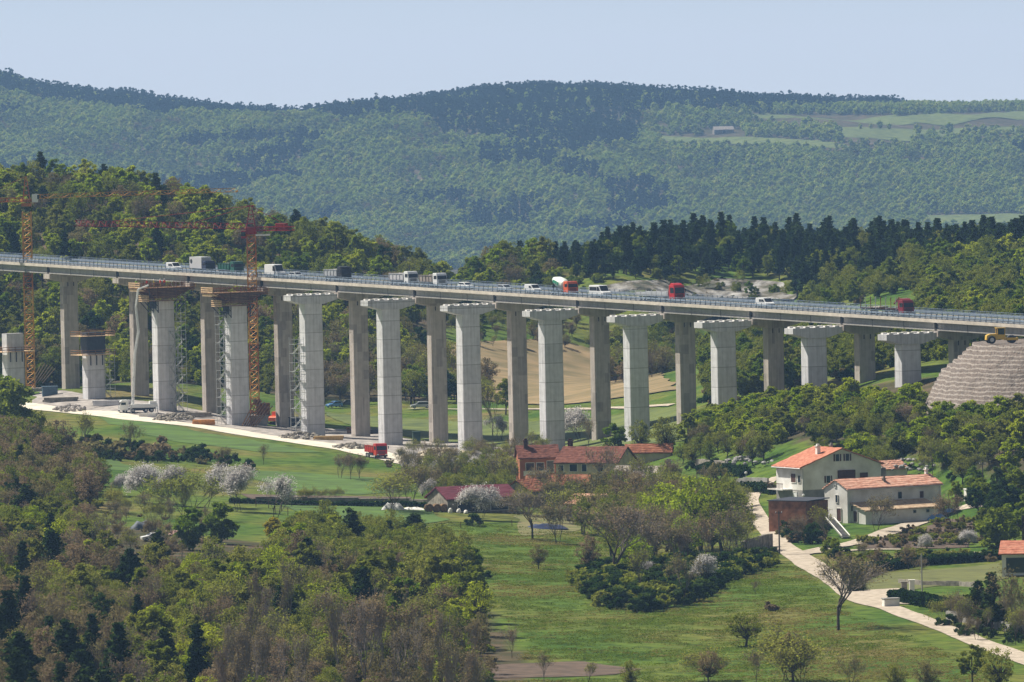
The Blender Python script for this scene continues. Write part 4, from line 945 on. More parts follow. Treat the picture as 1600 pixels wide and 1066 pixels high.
t_new = tiles('roof_tiles_salmon', (.36, .125, .08), (.46, .18, .115), (.54, .26, .18)); t_pink = tiles('roof_tiles_pink', (.45, .20, .13), (.62, .33, .24), (.72, .48, .36)); t_old = tiles('roof_tiles_brown', (.085, .035, .025), (.16, .058, .04), (.23, .10, .07)); t_or = tiles('roof_tiles_orange', (.16, .062, .035), (.28, .10, .055), (.36, .18, .10)); t_gr = tiles('roof_slabs_grey', (.20, .18, .16), (.33, .29, .26), (.42, .39, .34)); t_ma = mat('maroon_sheet_roof', (.12, .022, .035), .55, .12, .6); t_be = tiles('roof_tiles_lichen', (.30, .20, .12), (.50, .36, .24), (.58, .46, .32))
w_white = mat('white_render', (.76, .75, .73), .85, .14, .35, col2=(.56, .54, .50)); w_cream = mat('cream_render', (.55, .48, .36), .9, .15, .5); w_stone = mat('grey_stone_wall', (.26, .235, .20), .95, .25, 1.2, bump=.5); w_or = mat('orange_render', (.42, .15, .08), .9, .12, .6); w_brick = mat('rust_board_wall', (.26, .11, .06), .9, .25, .9); w_grey = mat('grey_render', (.30, .29, .28), .9, .15, .7)
m_wood = mat('brown_wood', (.09, .035, .02), .7, .2, 2)
def opening(w, name, x, y, z, wd, ht, face, m=m_glass, frame=w_white):
    """window or door on a wall; face 'f','b','l','r'"""
    dx, dy = {'f': (0, -1), 'b': (0, 1), 'l': (-1, 0), 'r': (1, 0)}[face]
    fd = lambda d: (wd, d) if dx == 0 else (d, wd)
    a, b = fd(.06); mb = MB(); mb.box((x+dx*.035, y+dy*.035, z+ht/2), (a, b, ht)); o = mb.build(name, m, w)
    mb = MB(); t_ = .09
    for zz in (z-t_/2, z+ht+t_/2):
        a, b = fd(.14); a, b = (a+2*t_, b) if dx == 0 else (a, b+2*t_); mb.box((x+dx*.05, y+dy*.05, zz), (a, b, t_))
    for s in (-1, 1):
        a, b = ((t_, .14) if dx == 0 else (.14, t_)); mb.box((x+dx*.05+(s*(wd/2+t_/2) if dx == 0 else 0), y+dy*.05+(s*(wd/2+t_/2) if dy == 0 else 0), z+ht/2), (a, b, ht))
    mb.build('frame', frame, o); return o
def house(name, label, cat, loc, rz, Lx, Wy, H, rise, wall, roof, over=.45, chim=(), wins=(), asym=0.0, group=None, found=2.5, th=.22):
    """ridge along local x, walls x in +-Lx/2, y in +-Wy/2; front is -y"""
    t = thing(name, label, cat, loc, rz, group); yr = asym
    mb = MB(); mb.prism([(-Wy/2, -found), (-Wy/2, H), (yr, H+rise), (Wy/2, H), (Wy/2, -found)], Lx, 'x'); w = mb.build('wall', wall, t)
    sl = rise/(Wy/2); mb = MB(); a = Wy/2+over; za = H-over*rise/(Wy/2+asym); zb = H-over*rise/(Wy/2-asym)
    vs = []
    for x in (-Lx/2-over*.7, Lx/2+over*.7): vs += [(x, -a, za+.03), (x, yr, H+rise+.03), (x, a, zb+.03), (x, a, zb+.03+th), (x, yr, H+rise+.03+th), (x, -a, za+.03+th)]
    mb.add(vs, [(0, 1, 4, 5), (1, 2, 3, 4), (6, 11, 10, 7), (7, 10, 9, 8), (0, 6, 7, 1), (1, 7, 8, 2), (5, 4, 10, 11), (4, 3, 9, 10), (0, 5, 11, 6), (2, 8, 9, 3)])
    # subdivide a little and roughen the eaves so that the tiles read
    r = mb.build('roof', roof, t)
    bm = bmesh.new(); bm.from_mesh(r.data); bmesh.ops.subdivide_edges(bm, edges=[e for e in bm.edges if e.calc_length() > 1.5], cuts=12, use_grid_fill=True)
    rr = random.Random(int(abs(loc[0])*7+Lx))
    for v in bm.verts: v.co.z += rr.uniform(-.05, .05)
    bm.to_mesh(r.data); bm.free()
    for (x, y, s, h, m) in chim:
        zz = H+rise*(1-abs(y-yr)/(Wy/2)); mb = MB(); mb.box((x, y, zz+h/2-.3), (s, s, h+.6)); mb.box((x, y, zz+h+.05), (s+.25, s+.25, .16)); mb.box((x, y, zz+h+.3), (s*.7, s*.7, .3)); mb.build('chimney', m, r)
    for q in wins:
        kind, face, u, z, wd, ht = q[:6]; m = q[6] if len(q) > 6 else m_glass
        x, y = {'f': (u, -Wy/2), 'b': (u, Wy/2), 'l': (-Lx/2, u), 'r': (Lx/2, u)}[face]; opening(w, kind, x, y, z, wd, ht, face, m)
    return t, w
def hp(px, py, dz=0.): p = hit(px, py); return Vector((p[0], p[1], p[2]+dz))
# big white house: ridge runs away; local +x is the shaded gable facing the viewer
al = radians(-63)
fc = hp(1262, 792)                              # around the near end of the side wall
h1, w1 = house('house', 'tall white two-storey house with smooth salmon roof, grey ground floor and balcony', 'house', fc+Vector((4.2, 6.5, .2)), al, 10.0, 16.6, 7.2, 3.0, w_white, t_new, .7,
   [(1.5, -3.0, .7, 1.6, w_white), (-1.0, 1.2, .5, .9, w_grey)],
   [('window', 'r', 1.2, 8.0, .75, 1.3), ('window', 'r', -.9, 8.0, .75, 1.3), ('window', 'r', -2.9, 4.1, .8, 1.3, m_glass), ('window', 'r', 4.6, 4.1, 1.7, 1.6, m_wood), ('window', 'f', 3.9, 4.3, 1.0, 1.3), ('window', 'f', 1.7, 4.3, 1.8, 1.6, m_wood), ('door', 'f', 2.2, .3, 1.3, 2.2, p_white)])
mb = MB(); mb.prism([(-8.33, -2.5), (-8.33, 2.95), (8.33, 2.95), (8.33, -2.5)], 10.06, 'x'); mb.build('ground_floor_cladding', w_grey, h1)
mb = MB(); mb.bb(5.03, 5.5, -.9, 2.6, 3.1, 6.3); mb.build('loggia_shutter', m_wood, w1)
mb = MB(); mb.bb(5.04, 6.2, -1.1, 2.9, 2.9, 3.05); mb.bb(6.1, 6.2, -1.1, 2.9, 3.05, 4.0); mb.build('balcony', m_wood, h1)
mb = MB(); mb.bb(-4.9, 1.0, -10.3, -8.35, 2.85, 3.05); b = mb.build('balcony', w_white, h1); mb = MB()
for k in range(12): mb.box((-4.8+k*.5, -10.2, 3.55), (.07, .07, 1.0))
mb.box((-1.95, -10.2, 4.05), (5.8, .1, .1)); mb.build('railing_lattice', m_wood, b)
for (u, z) in ((1.2, 8.0), (-.9, 8.0), (-2.9, 4.1)):
    for s in (-1, 1): mb = MB(); mb.box((5.06, u+s*.62, z+.65), (.06, .36, 1.3)); mb.build('shutter', m_wood, w1)
mb = MB(); mb.tube((-5.4, -9.05, 6.93), (5.4, -9.05, 6.93), .08, n=6); mb.tube((5.06, -8.2, 6.9), (5.06, -8.2, 0), .06, n=6); mb.build('gutter', m_alu, h1)
# long white farmhouse and its lean-to
be = radians(36); f2 = hp(1318, 820)
h2, w2 = house('farmhouse', 'long low white farmhouse with ragged pink tile roof and bright gable', 'house', f2+Vector((7.6, 11.0, .3)), be, 21.5, 6.6, 5.9, 1.5, w_white, t_pink, .35,
   [(-1.0, -1.6, .5, .7, w_stone), (10.2, .2, .5, 1.1, w_white)],
   [('window', 'f', 1.2, 3.7, .9, 1.2), ('window', 'f', 6.2, 3.6, .9, 1.2, m_wood), ('window', 'l', -.3, 3.5, .6, 1.3), ('door', 'l', -.9, .1, 1.2, 2.3, m_wood), ('window', 'l', .1, 6.2, .4, .5)])
mb = MB(); mb.bb(-7.0, 9.8, -3.32-3.0, -3.32, -2.0, 2.5); mb.prism([(-6.32, 2.5), (-3.32, 2.5), (-3.32, 3.5)], 16.8, 'x', 1.4)
mb = MB(); mb.prism([(-7.5, -2.0), (-7.5, 2.1), (-3.32, 3.3), (-3.32, -2.0)], 16.5, 'x', -1.9+.2); lt = mb.build('lean_to_wall', w_white, h2)
mb = MB(); mb.prism([(-7.9, 2.02), (-7.9, 2.22), (-3.32, 3.53), (-3.32, 3.33)], 17.2, 'x', -1.7); rf = mb.build('lean_to_roof', t_be, h2)
opening(lt, 'door', -9.95, -4.6, .1, 1.1, 1.9, 'l', m_wood); opening(lt, 'window', -9.95, -3.7, 2.0, .5, .9, 'l')
for u in (1.2, 4.2): opening(lt, 'vent', u, -7.5, 1.3, .5, .4, 'f', m_glass, w_grey)
mb = MB(); mb.tube((-11, -3.72, 5.72), (11, -3.72, 5.72), .07, n=6); mb.tube((10.4, -3.36, 5.7), (10.4, -3.36, 0), .06, n=6); mb.build('gutter', m_alu, h2)
# small roof behind the farmhouse
house('shed', 'small pink-roofed shed peeking over the farmhouse ridge', 'shed', hp(1392, 765)+Vector((0, 6, 1.0)), be, 5, 4.5, 2.6, 1.3, w_white, t_pink, .3)
# rust-coloured barn below the white house
bx = hp(1225, 832); t = thing('barn', 'flat-roofed rust-coloured timber barn below the white house', 'barn', bx+Vector((1.9, 5.5, 0)), radians(-37))
mb = MB(); mb.bb(-3.0, 5.2, -3.4, 3.4, -2.5, 5.4); w = mb.build('wall', w_brick, t)
mb = MB(); mb.prism([(-3.5, 5.42), (3.6, 5.65), (3.6, 5.8), (-3.5, 5.56)], 8.8, 'x', 1.1); mb.build('roof', m_dark, t)
mb = MB()
for k in range(11): mb.box((-3.06, -3.2+k*.64, 2.7), (.08, .12, 5.3))
mb.build('plank', w_brick, w)
opening(w, 'door', -3.0, 0, 0, 2.2, 2.6, 'l', m_wood, w_brick)
# left cluster
a3 = radians(14)
house('house', 'orange-walled village house with dark brown roof and soot-black chimney', 'house', hp(838, 762)+Vector((.3, 3.5, 0)), radians(6), 7.6, 6.5, 5.9, 2.0, w_or, t_old, .5, [(-2.3, -.6, .8, 1.5, m_wood)],
   [('window', 'f', -1.8, 3.3, 1.6, 1.5), ('window', 'f', .2, 3.3, 1.4, 1.5), ('door', 'f', 2.2, 2.9, 1.3, 2.2), ('balcony_rail', 'f', -.8, 2.4, 4.4, .8, w_white)])
house('house', 'biggest village house, brown roof and cream gable with one small attic window', 'house', hp(930, 764)+Vector((.3, 6, .1)), radians(-24), 13.0, 9.0, 5.0, 2.6, w_cream, t_old, .5, [(-5.6, .6, .8, 1.6, m_wood), (-1.5, 2.5, .6, .8, w_stone)],
   [('window', 'f', -5.4, 3.0, 1.0, 1.4), ('window', 'f', -2.8, 3.2, 1.6, 1.4), ('window', 'f', -.5, 3.2, 1.0, 1.4), ('window', 'f', 3.0, 3.2, 1.0, 1.4), ('window', 'r', 0, 6.2, .6, .9), ('door', 'f', 4.8, 0, 1.3, 2.4, m_wood)])
house('house', 'grey stone house with pale slab roof next to the cream gable', 'house', hp(1000, 778)+Vector((1, 4, 0)), radians(-30), 11.5, 6.0, 4.0, 1.7, w_grey, t_gr, .4, [(5.2, .2, .8, 1.2, w_grey)],
   [('window', 'f', -4, 2.6, .9, 1.2), ('window', 'f', 0, 2.6, .9, 1.2), ('door', 'f', 3.5, 0, 1.2, 2.2, m_wood)])
house('house', 'low stone house with patchy orange roof and one dark chimney stack', 'house', hp(874, 786)+Vector((0, 3, 0)), radians(-8), 12.0, 6.0, 3.4, 1.6, w_stone, t_or, .4, [(-3.6, -1.4, .8, 1.3, w_brick)],
   [('window', 'f', -3, 1.4, .8, 1.0), ('door', 'f', 1.5, 0, 1.2, 2.1, m_wood)])
house('outbuilding', 'tiny stone outbuilding with steep orange verge half behind a bare tree', 'shed', hp(822, 792)+Vector((0, 2.5, .2)), radians(58), 6.5, 6.0, 2.8, 1.9, w_stone, t_or, .4, (), [('window', 'l', 0, 1.2, .8, .9)])
house('outbuilding', 'stone outbuilding with faded pink roof, nearest the meadow', 'shed', hp(917, 818)+Vector((.6, 3, 0)), radians(-32), 7.0, 5.2, 3.6, 1.5, w_stone, t_pink, .4, (), [('door', 'l', -.5, 0, 1.3, 2.0, m_wood)])
house('outbuilding', 'low shed with dull pink roof and a blue sheet beside it', 'shed', hp(1010, 790)+Vector((0, 2, 0)), radians(10), 11, 4.5, 2.8, 1.4, w_stone, t_pink, .35)
house('outbuilding', 'narrow barn with orange roof behind the cream gable', 'barn', hp(1015, 722)+Vector((0, 2, 0)), radians(-6), 9.0, 4.5, 1.9, 1.4, w_cream, t_or, .4)
house('outbuilding', 'sunken shed with bright pink roof under the trees by the lane', 'shed', hp(1128, 808)+Vector((0, 2, 0)), radians(12), 5.0, 4.0, 2.0, 1.1, w_stone, t_new, .3)
house('cattle_shed', 'open shed with long maroon metal roof beside the hay bales', 'shed', hp(735, 800)+Vector((.3, 4.5, 0)), radians(24), 14.0, 9.5, 2.6, 1.9, w_stone, t_ma, .6, (), [('opening', 'f', -2.5, .2, 5.0, 2.0, m_dark), ('opening', 'f', 3.5, .2, 3.5, 2.0, m_dark)])
house('house', 'white house with red roof and dark glazed porch at the edge of the picture', 'house', hp(1586, 902)+Vector((4.0, 5, .2)), radians(-8), 11, 8, 3.6, 1.6, w_white, t_new, .7, (), [('porch_window', 'f', -2.5, .4, 4.6, 2.5), ('balcony_rail', 'f', -2.4, -.9, 5.2, .9, m_glass)])
house('farm', 'lone farmstead with weathered roofs high on the far hillside', 'farm', (lambda p: (p[0], p[1], p[2]))(hit(1130, 208, 7900)), radians(10), 20, 10, 3.5, 3, w_stone, t_gr, .5, (), [('door', 'f', 0, 0, 3, 3, m_dark)])
# ---- walls, hedges, posts
def wall(name, label, pts, h, th, m, cat='wall'):
    w = [Vector(hit(*p)) for p in pts]; mb = MB()
    for a, b in zip(w[:-1], w[1:]):
        n = max(1, int((b-a).length/2.5))
        for k in range(n):
            p = a.lerp(b, (k+.5)/n); d = (b-a); mb.box((p.x, p.y, tz(p.x, p.y)+h/2-.2), (d.length/n*1.01, th*(1+.1*(k % 2)), h+.4+.12*((k*7) % 3)), atan2(d.y, d.x))
    o = mb.build(name, m, None); return tag(o, label, cat)
wall('garden_wall', 'pale stone retaining wall below the garden hedge', [(1480, 968), (1520, 975), (1565, 985), (1600, 992), (1640, 1000)], 1.3, .4, w_grey)
wall('garden_wall', 'low white wall along the lawn by the gate pillars', [(1405, 912), (1440, 915), (1500, 916), (1530, 918)], .7, .3, w_stone)
wall('dry_stone_wall', 'grey dry-stone wall in the terrace above the village', [(1085, 728), (1110, 730), (1135, 732)], 1.3, .6, w_stone)
wall('dry_stone_wall', 'dark dry-stone field wall behind the crop strip', [(400, 784), (480, 786), (560, 787), (640, 788), (700, 792)], 1.0, .8, w_stone)
wall('driveway_wall', 'white driveway wall curving up to the balcony house', [(1135, 765), (1150, 755), (1175, 753), (1200, 755)], .8, .4, w_grey)
wall('retaining_wall', 'shaded retaining wall where the lane turns below the barn', [(1160, 868), (1180, 862), (1205, 855)], 2.4, .6, w_stone)
def cuboid_thing(name, label, cat, px, py, sx, sy, sz, m, rz=0., cap=None, dx=0):
    p = hp(px, py); t = thing(name, label, cat, p+Vector((dx, 0, 0)), rz); mb = MB(); mb.box((0, 0, sz/2-.1), (sx, sy, sz+.2)); mb.build('block', m, t, bevel=.05)
    mb = MB(); mb.box((0, 0, sz+.06), (sx+.2, sy+.2, .14)); mb.build('cap', cap or m, t, bevel=.02); return t
cuboid_thing('gate_pillar', 'pair-side stone gate pillar at the garden drive', 'gate pillar', 1413, 930, .9, .9, 2.0, w_stone)
cuboid_thing('gate_pillar', 'white gate pillar ending the low lawn wall', 'gate pillar', 1425, 926, .8, .8, 1.9, w_white)
cuboid_thing('gate_house', 'white block hut at the road bend above the tarps', 'hut', 1520, 782, 2.8, 2.0, 2.0, w_white, .2)
cuboid_thing('storage_box', 'white covered box beside the garden gate', 'box', 1392, 948, 2.4, 1.6, 1.2, w_white, .2, w_grey)
def pole(label, px, py, top, r=.13, arm=None, m=None, name='utility_pole', cat='pole'):
    p = hp(px, py); h = z_for(p, top)-p.z; t = thing(name, label, cat, p, 0); mb = MB(); mb.tube((0, 0, -.5), (0, 0, h), r, r*.7, 8); mb.build('shaft', m or mat('weathered_pole', (.10, .085, .07), .9, .2, 2), t)
    if arm:
        mb = MB(); mb.box((0, 0, h-.4), (1.2, .12, .12)); mb.build('crossarm', m_dark, t); mb = MB()
        for s in (-.5, 0, .5): mb.tube((s, 0, h-.34), (s, 0, h-.1), .05, n=6)
        mb.build('insulator', m_cw, t)
    return t
pole('dark wooden utility pole where the lane leaves the village', 1218, 866, 798, .15, True)
pole('tall pale concrete pole in front of the garden hedge', 1441, 936, 865, .12, None, mat('pole_grey', (.35, .34, .33), .8, .1))
pole('wooden pole by the white block hut', 1536, 772, 722, .12, True)
def street_lamp(label, px, py, top):
    t = pole(label, px, py, top, .07, None, m_steel, 'street_lamp', 'street lamp'); h = [c for c in t.children][0]; zz = z_for(Vector(t.location), top)-t.location.z
    mb = MB(); mb.lathe([(.05, -.1), (.28, .05), (.22, .3), (.02, .36)], 10, c=(0, 0, zz)); mb.build('lantern', m_cw, t)
street_lamp('globe street lamp beside the balcony house driveway', 1166, 762, 740)
street_lamp('street lamp in front of the barn steps', 1256, 800, 775)
street_lamp('street lamp among the trees below the village lane', 1095, 848, 818)
# steps rail, tarps, bales, yard clutter
def hpoly(px, py): return hp(px, py)
t = thing('staircase', 'straight white outdoor staircase falling from farmhouse to lane', 'stairs', hp(1322, 842), 0)
a = Vector((-2.6, 7.5, 3.2)); b = Vector((0, 0, .2)); mb = MB()
for k in range(14):
    p = a.lerp(b, (k+.5)/14); mb.box(tuple(p), (1.3, .75, .22), atan2((b-a).y, (b-a).x)+pi/2)
mb.build('step', w_grey, t); mb = MB()
for s in (-.7, .7):
    mb.tube(a+Vector((s, 0, .35)), b+Vector((s, 0, .35)), .11, n=5)
mb.build('rail', w_white, t)
w_grey2 = mat('dusty_sheet', (.5, .5, .5), .8, .2, 1.0)
def tarp(label, px, py, sx, sy, h, m, rz=0., seed=1, name='tarpaulin', cat='tarpaulin'):
    p = hp(px, py); n = 14; V = []; 
    for i in range(n+1):
        for j in range(n+1):
            u, v = i/n-.5, j/n-.5; e = max(0, 1-(2*abs(u))**3)*max(0, 1-(2*abs(v))**3)
            V.append((u*sx+.2*(float(vnoise(i*.9, j*.9, seed))-.5), v*sy, e*h*(.6+.6*float(vnoise(i*.5, j*.5, seed+3)))+.03))
    V = np.array(V); idx = np.arange((n+1)**2).reshape(n+1, n+1); fq = np.stack([idx[:-1, :-1], idx[1:, :-1], idx[1:, 1:], idx[:-1, 1:]], -1).reshape(-1, 4)
    o = link(npmesh(name, V, fq, [m]), name); o.location = p; o.rotation_euler = (0, 0, rz); return tag(o, label, cat)
tarp('blue tarpaulin over a pile beside the farm lane', 1463, 812, 4.0, 3.5, 1.0, p_blue, .3)
tarp('small pale blue sheet further up the farm lane', 1485, 800, 2.2, 2.5, .6, p_blue, .1, 4)
tarp('white plastic sheet peaked like a tent behind the crop field', 614, 797, 4.4, 2.6, 1.3, w_grey2, 0, 2)
tarp('flat white sheet lying next to the tented one', 645, 797, 4.5, 2.5, .5, w_white, 0, 5)
tarp('white wrapped heap at the block hut', 1535, 785, 2.8, 2.0, 1.0, w_white, .4, 7)
tarp('dark blue sheet painting a building shadow in the farmyard', 852, 826, 8.0, 6.0, .8, p_dblue, .1, 9)  # dark sheet painted in where a building's shadow falls on the yard
tarp('light blue sheet beside the low pink shed', 975, 800, 2.0, 2.0, 1.2, paint('sheet_pale_blue', (.35, .55, .75)), .1, 11)
tarp('dark grey covered mound beside the white car in the wood', 224, 828, 5.0, 3.0, 1.5, mat('cover_grey_blue', (.09, .11, .14), .7, .15), .1, 13)
m_hay = mat('hay_bale', (.24, .15, .08), .95, .25, 2)
for k, (px_, lab) in enumerate([(670, 'brown round hay bale at the end of the row by the maroon shed'), (682, 'round hay bale between two others by the maroon shed'), (693, 'round hay bale beside the heap of white sacks')]):
    t = thing('hay_bale', lab, 'hay bale', hp(px_, 800), radians(20), 'hay bales by the maroon shed'); mb = MB(); mb.lathe([(.01, -.65), (.7, -.65), (.78, -.55), (.78, .55), (.7, .65), (.01, .65)], 18, 'y', (0, 0, .75)); mb.build('bale', m_hay, t); mb = MB()
    for q in (-.4, 0, .4): mb.lathe([(.785, q-.02), (.80, q), (.785, q+.02)], 18, 'y', (0, 0, .75))
    mb.build('twine_band', mat('twine', (.35, .25, .15), .9, .1), t)
random.seed(5)
sk_ = [('white sack', .6)]; 
for k, (px_, py_, lab) in enumerate([(703, 802, 'white feed sack lying lowest in the heap by the bales'), (709, 799, 'white feed sack leaning on the bales'), (715, 802, 'white feed sack at the far end of the heap'), (728, 803, 'white feed sack standing alone past the heap')]):
    p = hp(px_, py_); mb = MB(); mb.lathe([(.01, 0), (.35, .03), (.42, .3), (.36, .75), (.15, .95), (.02, 1.0)], 10); o = mb.build('feed_sack', w_white, None, bevel=0); o.location = p; o.rotation_euler = (.3*k, .2, k); tag(o, lab, 'sack', 'white sacks by the maroon shed')
# construction clutter
def pile(name, label, cat, px, py, n, ln, sec, m, rz=0., rnd=.15, layers=2):
    t = thing(name, label, cat, hp(px, py), rz); per = max(1, n//layers); q = 0
    for l in range(layers):
        for k in range(per):
            mb = MB(); mb.box((random.uniform(-rnd, rnd), (k-per/2+.5)*sec*1.15, sec/2+l*sec*1.05), (ln*random.uniform(.9, 1), sec, sec), random.uniform(-.03, .03)); mb.build('board', m, t)
    return t
pile('timber_stack', 'bright orange timber stack on the yard beside the white track', 'timber stack', 318, 664, 6, 5.0, .55, mat('orange_planks', (.60, .25, .07), .7, .15), .05)
pile('timber_stack', 'long ochre plank stack in front of the pier with the silver scaffold', 'timber stack', 513, 688, 6, 6.5, .45, mat('ochre_planks', (.50, .33, .13), .7, .15), .1)
pile('timber_stack', 'grey board stack behind the orange timber', 'timber stack', 300, 652, 6, 9, .5, w_stone, .02)
pile('timber_stack', 'weathered board stack at the foot of the stub pier', 'timber stack', 95, 628, 4, 8, .5, w_stone, .1)
pile('girder_stack', 'stack of pale concrete beams between the half-height pier and the pump truck', 'beam stack', 175, 634, 4, 9, .6, m_new, -.1)
pile('formwork_stack', 'white formwork panels lying beside the pump truck', 'panel stack', 232, 652, 4, 4, .45, w_white, -.2)
pile('formwork_stack', 'dark shuttering panels under the deck past the tall scaffold', 'panel stack', 590, 678, 6, 5, .5, m_dark, .2)
pile('formwork_stack', 'heap of brown shuttering frames beside the pier', 'panel stack', 560, 676, 6, 5, .6, m_timber, .5, .6)
pile('timber_stack', 'bundle of brown planks next to the old pier foot', 'timber stack', 375, 655, 6, 4, .5, m_timber, .4, .5)
for (px_, py_, n_, lab, mm_, hh_) in [(405, 668, 7, 'leaning fan of wooden props between pier and crane base', m_timber, 6.5), (70, 606, 6, 'leaning beams beside the yellow crane foot', m_timberl, 6.0)]:
    t = thing('prop_rack', lab, 'props', hp(px_, py_), 0)
    for k in range(n_): mb = MB(); mb.tube((-4+k*.5, 0, 0), (-.5+k*.6, .5, hh_-k*.3), .14, .14, 5); mb.build('prop', mm_, t)
cuboid_thing('container', 'dark blue-grey site container by the crane base', 'container', 455, 668, 4, 2.4, 2.2, m_dark, .1)
cuboid_thing('container', 'small blue container at the foot of the old pier', 'container', 78, 618, 3.5, 2.4, 2.0, mat('container_blue', (.08, .13, .18), .6, .1), .1)
cuboid_thing('water_tank', 'dark green tank between pier foot and fence', 'tank', 651, 694, 1.6, 1.6, 2.6, mat('tank_green', (.03, .07, .05), .6, .1), .1)
def rubble(label, px, py, r, n, m, seed):
    rr = random.Random(seed); p = hp(px, py); mb = MB()
    for k in range(n):
        a = rr.uniform(0, 2*pi); q = r*sqrt(rr.random()); s = rr.uniform(.25, .7); c = Vector((q*cos(a), q*sin(a)*2, s*.3+max(0, (r-q))*.22)); vs = []
        for i in range(6):
            for h, f in ((-.5, .8), (.1, 1), (.5, .5)): vs.append((c.x+s*f*cos(i*pi/3+k)*rr.uniform(.7, 1.1), c.y+s*f*sin(i*pi/3+k)*rr.uniform(.7, 1.1), c.z+s*h))
        mb.add(vs, [(i*3+j, ((i+1) % 6)*3+j, ((i+1) % 6)*3+j+1, i*3+j+1) for i in range(6) for j in range(2)]+[tuple(i*3+2 for i in range(6))])
    o = mb.build('rubble', m, None); o.location = p; return tag(o, label, 'rubble', kind='stuff')
rubble('mound of grey rubble beside the red lorry', 548, 700, 4, 90, w_stone, 3)
rubble('spoil heap below the half-height pier', 110, 640, 4, 70, m_yard, 4)
rubble('pale rubble strip beneath the middle piers', 790, 715, 9, 160, m_tan if False else w_stone, 5)
rubble('pale rubble strip beneath the middle piers', 690, 714, 8, 160, w_cream, 6)
rubble('debris around the pier feet', 470, 684, 5, 100, w_stone, 8)
rubble('debris around the pier feet', 270, 655, 5, 100, w_stone, 9)
rubble('junk heap beside the white car in the wood', 268, 836, 2.2, 40, mat('junk_red_white', (.55, .35, .30), .8, .4, 2), 10)
rubble('white rocks on the wooded slope above the farmhouse', 1330, 738, 6, 60, w_grey, 12); rubble('white rocks on the wooded slope above the farmhouse', 1420, 730, 7, 80, w_grey, 13)
rubble('white rocks under the trees above the lane', 1180, 722, 6, 60, w_grey, 14)
def fence(label, pts, h=1.2, step=2.2, m=None):
    w = [Vector(hit(*p)) for p in pts]; t = thing('fence', label, 'fence', w[0], 0); m = m or m_wood
    mb = MB()
    for a, b in zip(w[:-1], w[1:]):
        n = max(1, int((b-a).length/step)); prev = None
        for k in range(n+1):
            p = a.lerp(b, k/n); q = Vector((p.x, p.y, tz(p.x, p.y)))-w[0]; mp_ = MB(); mp_.tube(q+Vector((0, 0, -.2)), q+Vector((0, 0, h)), .07, n=5); mp_.build('post', m, t)
            if prev is not None:
                for z in (h*.5, h*.9): mb.tube(prev+Vector((0, 0, z)), q+Vector((0, 0, z)), .03, n=3)
            prev = q
    mb.build('wire', m_dark, t)
fence('vineyard post row at the edge of the green crop field', [(400, 792), (440, 798), (500, 800)], 1.5, 4)
fence('second vineyard post row, closer to the wood', [(430, 804), (470, 808), (510, 812)], 1.5, 4)
fence('pale timber fence in front of the old pier base', [(664, 700), (700, 704), (740, 708)], 1.6, 4, w_cream)
fence('post-and-wire fence across the meadow below the yard', [(690, 826), (750, 824), (800, 822)], 1.1, 5)

# ------------------------------------------------------------------ trees
def leafquads(rng, C_, size, up=0.3):
    """square leaves of random tilt at centres C_ (n,3)"""
    n = len(C_); nr = rng.normal(size=(n, 3)); nr[:, 2] = np.abs(nr[:, 2])+up; nr /= np.linalg.norm(nr, axis=1)[:, None]
    a = np.cross(nr, rng.normal(size=(n, 3))); a /= np.linalg.norm(a, axis=1)[:, None]; b = np.cross(nr, a)
    s = size*rng.uniform(.6, 1.35, (n, 1))*.5
    V = np.stack([C_-a*s-b*s*.8, C_+a*s-b*s*.8, C_+a*s+b*s*.8, C_-a*s+b*s*.8], 1).reshape(-1, 3)
    return V
def crown_points(rng, ncl, per, rx, h0, h1, shape='round', clr=.26):
    """clumps through an uneven crown volume; returns leaf centres and clump centres"""
    cl = []
    while len(cl) < ncl:
        u = rng.uniform(-1, 1, 3)
        if np.linalg.norm(u) > 1 or np.linalg.norm(u) < .35: continue
        z = (u[2]+1)/2
        if shape == 'round': w = 1.0
        elif shape == 'tall': w = .75+.35*sin(pi*z)-.25*z
        elif shape == 'cone': w = 1.05-.8*z
        else: w = 1.0-.25*z
        cl.append((u[0]*rx*w, u[1]*rx*w, h0+(h1-h0)*z))
    cl = np.array(cl); r = rng.uniform(.65, 1.3, ncl)*rx*clr; P_ = []
    for c, q in zip(cl, r):
        d = rng.normal(size=(per, 3)); d /= np.linalg.norm(d, axis=1)[:, None]; d *= (rng.random((per, 1))**.45)*q; d[:, 2] *= .75; P_.append(c+d)
    return np.vstack(P_), cl
def limbs(mb, base, cl, rng, r0, h_fork, n, lean=0):
    top = Vector((lean, 0, h_fork)); mb.tube(base, top, r0, r0*.72, 7)
    zmax = cl[:, 2].max(); mb.tube(top, (lean*1.3, 0, h_fork+(zmax-h_fork)*.7), r0*.7, r0*.15, 6)
    for k in rng.choice(len(cl), min(n, len(cl)), replace=False):
        c = Vector(cl[k]); f = rng.uniform(0, .45); s = top.lerp(Vector((lean*1.2, 0, zmax)), f*.8); m_ = s.lerp(c, .5)+Vector((rng.normal()*.25, rng.normal()*.25, -.1*(c-s).length))
        mb.tube(s, m_, r0*.38, r0*.25, 5, False); mb.tube(m_, c, r0*.25, r0*.06, 4, False)
m_bark = mat('bark_brown', (.085, .065, .05), .95, .25, 3); m_bark2 = mat('bark_grey', (.20, .18, .16), .95, .2, 3); m_twig = mat('twigs_grey_brown', (.21, .175, .155), .9, .2, 2); m_twigd = mat('twigs_dark', (.075, .06, .05), .9, .2, 2)
